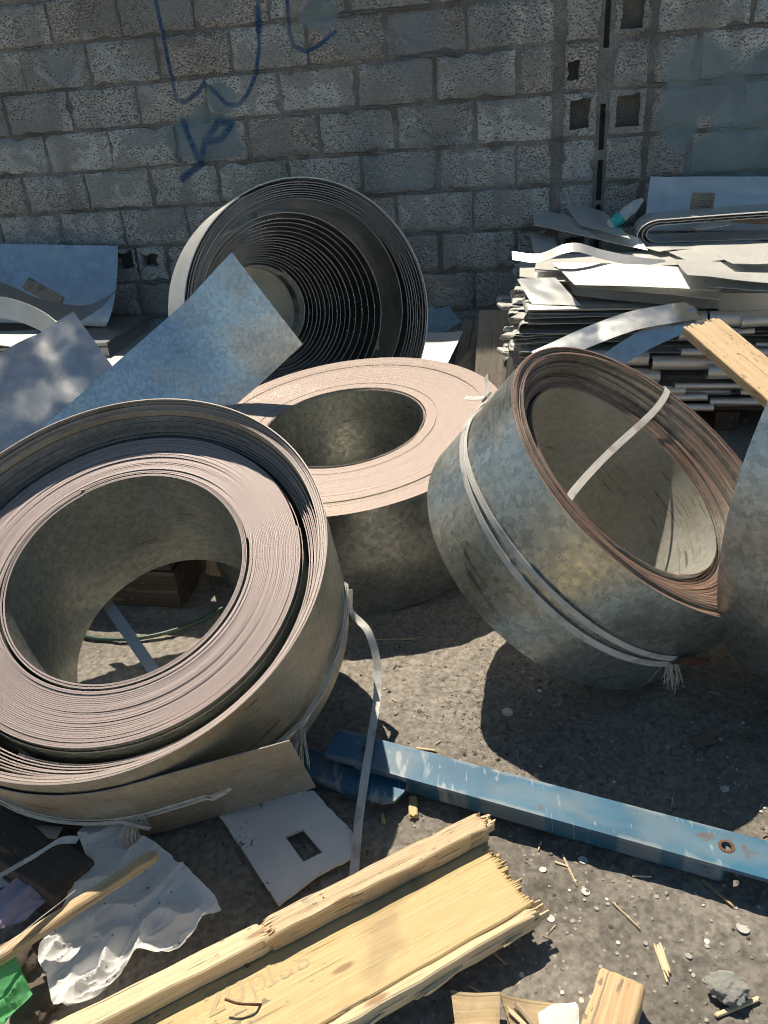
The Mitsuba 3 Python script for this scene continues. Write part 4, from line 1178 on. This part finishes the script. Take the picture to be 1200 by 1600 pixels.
put_flat(pk, "splinter", lumber(core, core + bd * 0.05, unit(A(0.1, -0.2, 1)), 0.026, 0.016, 7, 0.022, 0.0, 8, rough=0.0015), "split_wood", label="bright splintered core sticking out of the batten")
s0 = d0 - bs * 0.064 - A(0, 0, 0.004) - bd * 0.012
put_flat(pk, "batten", lumber(s0, s0 + bd * 1.02, unit(b_up + 0.10 * bs), 0.022, 0.030, 9, 0.04, 0.0, 9, rough=0.0016, stations=30), "split_wood", label="pale lower batten with a splintered edge")
for i, (q, L, sd) in enumerate(((0.17, 0.09, 11), (0.30, 0.06, 12), (0.05, 0.05, 13))):
    c = s0 + bd * q - bs * 0.012 - A(0, 0, 0.016)
    put_flat(pk, "splinter", lumber(c, c + unit(bd - 0.10 * bs - A(0, 0, 0.05)) * L, b_up, 0.008, 0.005, 3, 0.02, 0.03, sd), "split_wood")
for i, (pts, r) in enumerate((([(-0.424, 0.663, 0.075), (-0.445, 0.667, 0.092), (-0.468, 0.673, 0.105)], 0.0019), ([(-0.385, 0.612, 0.075), (-0.393, 0.603, 0.088), (-0.412, 0.597, 0.095), (-0.431, 0.597, 0.100)], 0.0019),
                              ([(-0.249, 0.830, 0.075), (-0.259, 0.833, 0.095), (-0.267, 0.834, 0.110)], 0.0014), ([(-0.312, 0.773, 0.078), (-0.319, 0.770, 0.100), (-0.331, 0.767, 0.113)], 0.0014))):
    part(pk, "nail", tube(smooth_path(pts, 14), r, 8), "rust", True, label="rusty bent nail" if i < 2 else None)
wood("worn_wood", (0.58, 0.46, 0.30), (0.42, 0.31, 0.185), grime_amount=0.65, grime=(0.17, 0.16, 0.145))
# faded print along the board
xr = -bd
tx = meshkit.text_mesh("20", 0.036, 0.0004, bold=True)
part(pk, "print", framed(tx, A((-0.457, 0.580, 0.075)), xr, bs, A(0, 0, 1)), "faded_print", label="faded bold print 20")
tx = meshkit.text_mesh("plus", 0.036, 0.0004)
part(pk, "print", framed(tx, A((-0.404, 0.621, 0.075)), xr, bs, A(0, 0, 1)), "faded_print", label="faded thin print plus")

# ---------------------------------------------------------------- white board with a square hole
wb = thing("white_panel", "white panel with a square hole lying on the ground by the big front coil", "panel")
cn = [(-0.623, 0.989, 0.016), (-0.517, 1.078, 0.016), (-0.444, 1.064, 0.016), (-0.342, 0.978, 0.016), (-0.326, 0.927, 0.016), (-0.385, 0.878, 0.016), (-0.433, 0.811, 0.016), (-0.471, 0.847, 0.016)]
ho = [(-0.439, 0.972, 0.016), (-0.468, 0.950, 0.016), (-0.416, 0.900, 0.016), (-0.386, 0.926, 0.016)]
dens = []
gw = np.random.default_rng(8)
for a, b in zip(cn, cn[1:] + cn[:1]):
    for t in np.arange(8) / 8:
        q = A(a) * (1 - t) + A(b) * t
        dens.append((q[0] + gw.normal(0, 0.0008), q[1] + gw.normal(0, 0.0008)))
pw = Polygon(dens, [[h[:2] for h in ho]])
m_ = extrude(pw, 0.007)
m_.apply_translation([0, 0, 0.009])
put(wb, m_, "white_board")

# ---------------------------------------------------------------- strap
st = thing("plastic_strap", "long pale plastic strap looping from the big front coil down to the ground", "strap")
cv = smooth_path([C.at(np.array([math.radians(6)]), 0.448, -0.13, o_)[0], (-0.429, 1.400, 0.220), (-0.385, 1.360, 0.204), (-0.362, 1.330, 0.149), (-0.351, 1.270, 0.101), (-0.344, 1.170, 0.076), (-0.336, 1.070, 0.062), (-0.331, 0.990, 0.038), (-0.324, 0.927, 0.018), (-0.317, 0.880, 0.012)], 90)
tw = np.linspace(0, 1, len(cv))
wd = np.stack([np.cos(0.9 * np.exp(-((tw - 0.12) / 0.07) ** 2) * 1.4), 0.35 + 0 * tw, np.sin(1.3 * np.exp(-((tw - 0.12) / 0.07) ** 2))], -1)
wd /= np.linalg.norm(wd, axis=1, keepdims=True)
put_uv(st, None, ribbon(cv, wd, -0.0085, 0.0085, 0.0009), "strap_plastic")

# ---------------------------------------------------------------- plastic film, stick and litter on the left
def crumpled(outline, n, height, seed, sink=0.0, folds=1.0):
    """A crumpled film filling the outline (x, y, z points): ridged folds over a soft swell."""
    o = np.array(outline, float)
    poly = Polygon(o[:, :2]).buffer(0)
    x0, y0, x1, y1 = poly.bounds
    g_ = np.random.default_rng(seed)
    edge = []
    for a, b in zip(o, np.roll(o, -1, 0)):
        for t in np.arange(0, 1, min(0.5, (x1 - x0) / n / max(1e-6, np.linalg.norm(b[:2] - a[:2])))):
            edge.append(a[:2] * (1 - t) + b[:2] * t)
    edge = np.array(edge) + g_.normal(0, (x1 - x0) / n * 0.35, (len(edge), 2))
    st_ = (x1 - x0) / n
    X_, Y_ = np.meshgrid(np.arange(x0, x1, st_), np.arange(y0, y1, st_), indexing="ij")
    P_ = np.stack([X_.ravel(), Y_.ravel()], -1) + g_.uniform(-0.3, 0.3, (X_.size, 2)) * st_
    import shapely
    P_ = P_[shapely.contains_xy(poly.buffer(-st_ * 0.4), P_[:, 0], P_[:, 1])]
    P_ = np.vstack([edge, P_])
    from scipy.spatial import Delaunay
    from scipy.interpolate import griddata
    tri = Delaunay(P_).simplices
    c = P_[tri].mean(1)
    tri = tri[shapely.contains_xy(poly.buffer(st_ * 0.5), c[:, 0], c[:, 1])]
    base = griddata(o[:, :2], o[:, 2], P_, "linear")
    base = np.where(np.isnan(base), griddata(o[:, :2], o[:, 2], P_, "nearest"), base)
    q = np.c_[P_, 0 * P_[:, 0]]
    warp = q + 0.05 * np.c_[meshkit.fbm(q * 9, 2, seed), meshkit.fbm(q * 9 + 5, 2, seed), 0 * q[:, 0]]
    rot = warp @ A([[0.8, 0.6, 0], [-0.6, 0.8, 0], [0, 0, 1]])
    ridge = 1 - np.abs(2 * meshkit.fbm(rot * [20, 8, 1], 2, seed + 1) - 1) * 2.6
    ridge2 = 1 - np.abs(2 * meshkit.fbm(rot * [52, 24, 1] + 9, 2, seed + 2) - 1) * 2.6
    low = 0.35 + 0.65 * np.clip((base.max() - base) / max(1e-6, np.ptp(base)) * 1.4 - 0.2, 0, 1)
    z = base + height * (low * (0.60 * np.clip(ridge, 0, 1) ** 1.8 + 0.14 * folds * np.clip(ridge2, 0, 1) ** 1.6) + 0.8 * meshkit.fbm(q * 6, 2, seed + 3))
    v = np.c_[P_, z]
    n_ = np.cross(v[tri[:, 1]] - v[tri[:, 0]], v[tri[:, 2]] - v[tri[:, 0]])
    tri[n_[:, 2] < 0] = tri[n_[:, 2] < 0][:, ::-1]
    return trimesh.Trimesh(v, tri, process=False)


fm = thing("plastic_sheet", "crumpled white plastic sheet half in the shade of the big front coil", "plastic sheet")
out_ = [(-0.814, 0.882, 0.060), (-0.761, 0.883, 0.060), (-0.678, 0.859, 0.055), (-0.592, 0.816, 0.045), (-0.531, 0.775, 0.045), (-0.507, 0.752, 0.030), (-0.533, 0.738, 0.015), (-0.551, 0.712, 0.010), (-0.584, 0.690, 0.010), (-0.630, 0.677, 0.015), (-0.644, 0.648, 0.010), (-0.665, 0.614, 0.010), (-0.691, 0.579, 0.010), (-0.722, 0.585, 0.010), (-0.745, 0.613, 0.015), (-0.781, 0.640, 0.030), (-0.782, 0.665, 0.050), (-0.768, 0.705, 0.045), (-0.807, 0.748, 0.045), (-0.805, 0.779, 0.055), (-0.781, 0.805, 0.060), (-0.817, 0.838, 0.060)]
put(fm, crumpled(out_, 150, 0.046, 5), "plastic_film", 22)
sk = thing("wood_stick", "split wooden stick lying across the white plastic sheet", "stick")
put_flat(sk, None, lumber((-0.628, 0.798, 0.135), (-0.821, 0.582, 0.105), unit(A(-0.3, -0.4, 1)), 0.020, 0.016, 4, 0.02, 0.0, 44, rough=0.0012), "stick_wood")
scene["stick_wood"] = scene["pale_plank"]
sp_ = thing("plastic_strap", "translucent grey strap lying along the wooden stick on the left", "strap")
put_uv(sp_, None, ribbon(smooth_path([(-0.737, 0.717, 0.118), (-0.747, 0.683, 0.124), (-0.769, 0.643, 0.124), (-0.787, 0.604, 0.122), (-0.800, 0.574, 0.118)], 30), unit(A(0.5, 0.3, 0.35)), -0.008, 0.010, 0.001), "strap_plastic")
sp_ = thing("plastic_strap", "pale strap running off the left edge beside the dark timber", "strap")
put_uv(sp_, None, ribbon(smooth_path([(-0.792, 0.809, 0.115), (-0.829, 0.805, 0.110), (-0.854, 0.779, 0.105), (-0.885, 0.748, 0.100), (-0.922, 0.711, 0.095)], 30), unit(A(0.25, 0.8, 0.4)), -0.007, 0.007, 0.001), "strap_plastic")
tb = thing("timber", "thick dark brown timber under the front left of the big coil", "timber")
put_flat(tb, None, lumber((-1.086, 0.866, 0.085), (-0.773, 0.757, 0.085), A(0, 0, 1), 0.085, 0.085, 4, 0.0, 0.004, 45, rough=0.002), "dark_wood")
pt = thing("metal_offcut", "grey offcut of sheet at the left edge in front of the dark timber", "metal scrap")
put_uv(pt, None, plate([(-1.043, 0.831, 0.050), (-0.938, 0.803, 0.050), (-0.890, 0.783, 0.030), (-0.975, 0.733, 0.030)], 0.002, 6), "plain_steel")
pt = thing("metal_offcut", "small grey sheet corner under the big coil above the plastic sheet", "metal scrap")
put_uv(pt, None, plate([(-0.910, 0.845, 0.090), (-0.853, 0.850, 0.090), (-0.851, 0.822, 0.090), (-0.868, 0.822, 0.090)], 0.002, 4), "plain_steel")
pf = thing("plastic_wrap", "crumpled purple tinted wrapping at the left edge", "plastic wrap")
put(pf, crumpled([(-0.924, 0.701, 0.050), (-0.901, 0.732, 0.055), (-0.867, 0.768, 0.060), (-0.826, 0.760, 0.050), (-0.819, 0.735, 0.040), (-0.840, 0.691, 0.040), (-0.895, 0.661, 0.030)], 34, 0.03, 15), "purple_film", True)
gb = thing("plastic_scrap", "crushed green plastic bottle shard in the bottom left corner", "plastic scrap")
put(gb, crumpled([(-0.847, 0.575, 0.050), (-0.806, 0.589, 0.065), (-0.790, 0.612, 0.060), (-0.766, 0.593, 0.050), (-0.743, 0.575, 0.035), (-0.758, 0.554, 0.020), (-0.758, 0.517, 0.020), (-0.800, 0.501, 0.020)], 30, 0.045, 25), "green_plastic", True)
for i, (q, r, lab) in enumerate((((-0.757, 0.607, 0.000), 0.030, "lump of dried mud between the green shard and the plastic sheet"), ((-0.761, 0.573, 0.000), 0.026, "lump of dried mud in the bottom left corner"), ((-0.840, 0.656, 0.000), 0.036, "dark lump of earth under the wooden stick"))):
    md = thing("mud_lump", lab, "mud")
    m_ = pebble(r, 31 + i, 3, 0.7)
    m_.apply_translation(A(q) + A(0, 0, r * 0.3))
    put(md, m_, "mud", True)

# ---------------------------------------------------------------- bottom edge: block, splintered boards, stone
wk = thing("wood_block", "short squared block of yellow wood at the bottom right", "wood block")
w0, w1 = A((0.130, 0.754, 0.055)), A((0.090, 0.629, 0.055))
wx = unit(w1 - w0)
wy = unit(np.cross(A(0, 0, 1), wx))
m_ = trimesh.creation.box((0.17, 0.068, 0.056))
for _ in range(5):
    m_ = m_.subdivide()
q_ = np.asarray(m_.vertices)
hb = A(0.085, 0.034, 0.028)
inn = np.clip(q_, -(hb - 0.009), hb - 0.009)
dv = q_ - inn
dn = np.linalg.norm(dv, axis=1, keepdims=True)
q_ = inn + dv / np.maximum(dn, 1e-9) * np.minimum(dn, 0.009)
q_ = q_ + (q_ / np.linalg.norm(q_, axis=1, keepdims=True)) * (0.010 * (meshkit.fbm(q_ * [14, 26, 26], 3, 4) - 0.5) + 0.003 * (meshkit.fbm(q_ * [9, 160, 160], 2, 6) - 0.5))[:, None]
uvw = np.stack([q_[:, 0], q_[:, 1] + q_[:, 2] * 0.9], -1)
put(wk, framed(trimesh.Trimesh(q_, m_.faces, process=False), w0 + wx * 0.085 - A(0, 0, 0.028), wx, wy, A(0, 0, 1)), "fresh_block", True, uvw)
wood("fresh_block", (0.60, 0.45, 0.27), (0.44, 0.29, 0.15), grime_amount=0.5)
for i, (c, lab) in enumerate((([(-0.121, 0.703, 0.030), (-0.048, 0.710, 0.030), (-0.043, 0.632, 0.030), (-0.100, 0.623, 0.030)], "flat square of thin brown board at the bottom edge"),
                              ([(-0.048, 0.705, 0.040), (0.040, 0.713, 0.020), (0.029, 0.650, 0.020), (-0.015, 0.637, 0.030)], "splintered sheet of brown board beside the square one at the bottom edge"))):
    t_ = thing("thin_board", lab, "board")
    v_, f_, uv_ = plate(c, 0.005, 12, lambda u, v: 0.004 * np.sin(u * 4 + v * 3))
    part(t_, "sheet", trimesh.Trimesh(v_, f_, process=False), "ply_wood", False, uv_)
    if i:
        for k, (a, b) in enumerate((((-0.038, 0.685, 0.045), (-0.000, 0.663, 0.035)), ((-0.029, 0.697, 0.045), (0.018, 0.657, 0.035)), ((-0.017, 0.675, 0.042), (-0.003, 0.649, 0.035)))):
            put_flat(t_, "splinter", lumber(a, b, A(0, 0, 1), 0.006, 0.004, 2, 0.01, 0.01, 61 + k), "split_wood")
wood("ply_wood", (0.46, 0.36, 0.21), (0.34, 0.25, 0.135), grime_amount=0.5)
t_ = thing("plastic_scrap", "milky scrap of plastic film beside the wood block at the bottom edge", "plastic scrap")
put(t_, crumpled([(0.010, 0.687, 0.030), (0.028, 0.700, 0.035), (0.063, 0.710, 0.030), (0.067, 0.691, 0.020), (0.054, 0.654, 0.020), (0.018, 0.648, 0.020)], 16, 0.008, 35), "plastic_film", True)
sn = thing("stone", "rough grey lump of slag at the bottom right with a twig before it", "stone")
m_ = pebble(0.023, 9, 4, 0.75)
v_ = m_.vertices
m_.vertices = v_ * (1 + 0.75 * (meshkit.fbm(v_ * 75, 4, 5) - 0.5))[:, None] * [1.15, 1.0, 0.85] + A((0.287, 0.784, 0.012))
put(sn, m_, "slag", True)


def gz(x, y):
    return float(lump(np.array([x]), np.array([y]))[0])


def twig(name, label, a, b, w, th, mat, seed, rag=0.006, group=None, cat="wood splinter"):
    a, b = A(a), A(b)
    a[2], b[2] = gz(*a[:2]) + th + 0.002, gz(*b[:2]) + th + 0.003
    t = thing(name, label, cat, group)
    put_flat(t, None, lumber(a, b, A(0, 0, 1), w, th, 3, rag, rag, seed, stations=5), mat)


twig("twig", "weathered twig lying before the grey lump of slag", (0.261, 0.746, 0.000), (0.334, 0.786, 0.000), 0.006, 0.005, "split_wood", 101, cat="twig")
twig("wood_splinter", "broad forked splinter of pale wood at the lower right", (0.191, 0.854, 0.000), (0.207, 0.791, 0.000), 0.013, 0.004, "split_wood", 102, 0.018)
twig("wood_splinter", "long thin white splinter right of the plank's broken end", (0.045, 1.002, 0.000), (0.069, 0.939, 0.000), 0.003, 0.003, "split_wood", 103)
twig("wood_splinter", "long thin splinter in the middle of the sunlit ground at the right", (0.126, 0.917, 0.000), (0.169, 0.869, 0.000), 0.003, 0.003, "split_wood", 104)
twig("wood_splinter", "yellow splinter touching the shadow of the beam's right end", (0.278, 0.979, 0.000), (0.323, 0.932, 0.000), 0.004, 0.003, "fresh_wood", 105)
twig("wood_splinter", "thin splinter sticking out from under the lower batten", (-0.093, 0.814, 0.000), (-0.041, 0.776, 0.000), 0.003, 0.003, "fresh_wood", 106)
twig("wood_splinter", "pale splinter just behind the middle of the beam", (-0.266, 1.227, 0.000), (-0.217, 1.218, 0.000), 0.004, 0.003, "split_wood", 107)
twig("wood_splinter", "thin white sliver in the shadow of the flat coil", (-0.437, 1.604, 0.000), (-0.330, 1.610, 0.000), 0.0025, 0.0025, "split_wood", 108)
twig("wood_chip", "squared chip of yellow wood in front of the dark blue channel", (-0.247, 1.091, 0.000), (-0.236, 1.037, 0.000), 0.017, 0.010, "fresh_wood", 109, 0.004, cat="wood chip")
twig("wood_chip", "narrow chip of wood left of the squared chip", (-0.300, 1.044, 0.000), (-0.290, 1.014, 0.000), 0.007, 0.006, "fresh_wood", 110, 0.004, cat="wood chip")
twig("wood_chip", "thin flat strip of metal lying in the oval coil's shadow", (0.259, 1.185, 0.000), (0.253, 1.133, 0.000), 0.004, 0.002, "plain_steel", 111, 0.0, cat="metal scrap")
t_ = thing("metal_offcut", "dull square of sheet lying in the shadow of the oval coil", "metal scrap")
put_uv(t_, None, plate([(0.307, 1.322, 0.006), (0.352, 1.349, 0.006), (0.361, 1.320, 0.006), (0.316, 1.295, 0.006)], 0.002, 3), "plain_steel")

# punched discs: countable, each its own thing
gd = np.random.default_rng(2024)
spots = []


def disc(x, y, r, lab, group=None, flat=None, mat="slug_metal"):
    t = thing("metal_disc", lab, "disc", group)
    m = trimesh.creation.cylinder(radius=r, height=0.0011, sections=18)
    n_ = unit(A(gd.normal(0, 0.10), gd.normal(0, 0.10), 1)) if flat is None else unit(flat)
    a_, b_, n_ = basis(n_ + A(1e-4, 0, 0))
    put(t, framed(m, A(x, y, gz(x, y) + 0.0012 + r * 0.05), a_, b_, n_), mat, 30)


big = [((0.330, 0.897, 0.000), 0.0105, "large pale round disc in the sun at the right edge"), ((-0.076, 1.359, 0.000), 0.0125, "large dark round disc at the left rim of the oval coil's shadow"), ((0.355, 1.198, 0.000), 0.0085, "large dull disc in the middle of the oval coil's shadow, right part"),
       ((0.081, 0.994, 0.000), 0.0085, "large disc at the sunny edge of the beam's shadow"), ((0.084, 0.930, 0.000), 0.0075, "bright disc between the two long thin splinters"), ((0.026, 0.871, 0.000), 0.0065, "bright disc below the plank's broken end"), ((0.011, 0.962, 0.000), 0.0065, "bright washer right of the plank's broken end")]
for q, r, lab in big:
    disc(q[0], q[1], r, lab)
n_done = 0
while n_done < 270:
    x, y = gd.uniform(-0.62, 0.62), gd.uniform(0.62, 1.75)
    dens_ = np.exp(-(((x - 0.17) / 0.26) ** 2 + ((y - 0.98) / 0.24) ** 2)) + 0.14 + 1.0 * np.exp(-(((x - 0.34) / 0.20) ** 2 + ((y - 1.18) / 0.15) ** 2)) + 0.5 * np.exp(-(((x + 0.02) / 0.12) ** 2 + ((y - 1.4) / 0.15) ** 2))
    if gd.random() > dens_ or meshkit.noise(A(x * 9, y * 9, 0), 3) < 0.34:
        continue
    r = gd.choice([0.0024, 0.0031, 0.0040, 0.0054], p=[0.40, 0.34, 0.19, 0.07])
    disc(x, y, r, "small punched metal disc scattered over the ground", "punched discs scattered over the ground", mat="slug_metal" if gd.random() < 0.32 else "slug_dull")
    n_done += 1

# loose splinters, countable
for i in range(46):
    x, y = gd.uniform(-0.55, 0.55), gd.uniform(0.66, 1.75)
    a_ = gd.uniform(0, math.pi)
    L = gd.uniform(0.008, 0.035)
    twig("wood_splinter", "tiny wood splinter scattered over the ground", (x, y, 0), (x + L * math.cos(a_), y + L * math.sin(a_), 0), gd.uniform(0.0012, 0.003), 0.0015, "split_wood" if gd.random() < 0.5 else "old_wood", 200 + i, 0.003, "splinters scattered over the ground")

# grit: nobody could count it
parts_v, parts_f, at_ = [], [], 0
base_ = [pebble(1.0, 100 + i, 1, 0.65) for i in range(8)]
for i in range(15000):
    u = gd.random()
    if u < 0.55:
        x, y = gd.uniform(-0.9, 0.7), gd.uniform(0.5, 1.9)
    elif u < 0.85:
        x, y = gd.normal(0.0, 0.13), gd.normal(1.38, 0.14)
    else:
        x, y = gd.uniform(-2.6, 1.5), gd.uniform(1.6, 4.2)
    r = 0.0009 * (1 + gd.pareto(2.7)) * (1.0 if y < 1.9 else 2.0)
    r = min(r, 0.006 if y < 1.9 else 0.012)
    b = base_[i % 8]
    a_ = gd.uniform(0, 6.28)
    c_, s_ = math.cos(a_), math.sin(a_)
    v = b.vertices * r * gd.uniform(0.7, 1.3, 3)
    v = np.c_[v[:, 0] * c_ - v[:, 1] * s_ + x, v[:, 0] * s_ + v[:, 1] * c_ + y, v[:, 2] + r * 0.08]
    parts_v.append(v), parts_f.append(b.faces + at_)
    at_ += len(v)
V_ = np.vstack(parts_v)
cent = np.repeat(np.array([p[:, :2].mean(0) for p in parts_v]), [len(p) for p in parts_v], axis=0)
V_[:, 2] += lump(cent[:, 0], cent[:, 1])
put("gravel", trimesh.Trimesh(V_, np.vstack(parts_f), process=False), "gravel_stone")
labels["gravel"] = {"label": "fine grit and crumbs of dirt over the ground", "category": "gravel", "kind": "stuff"}
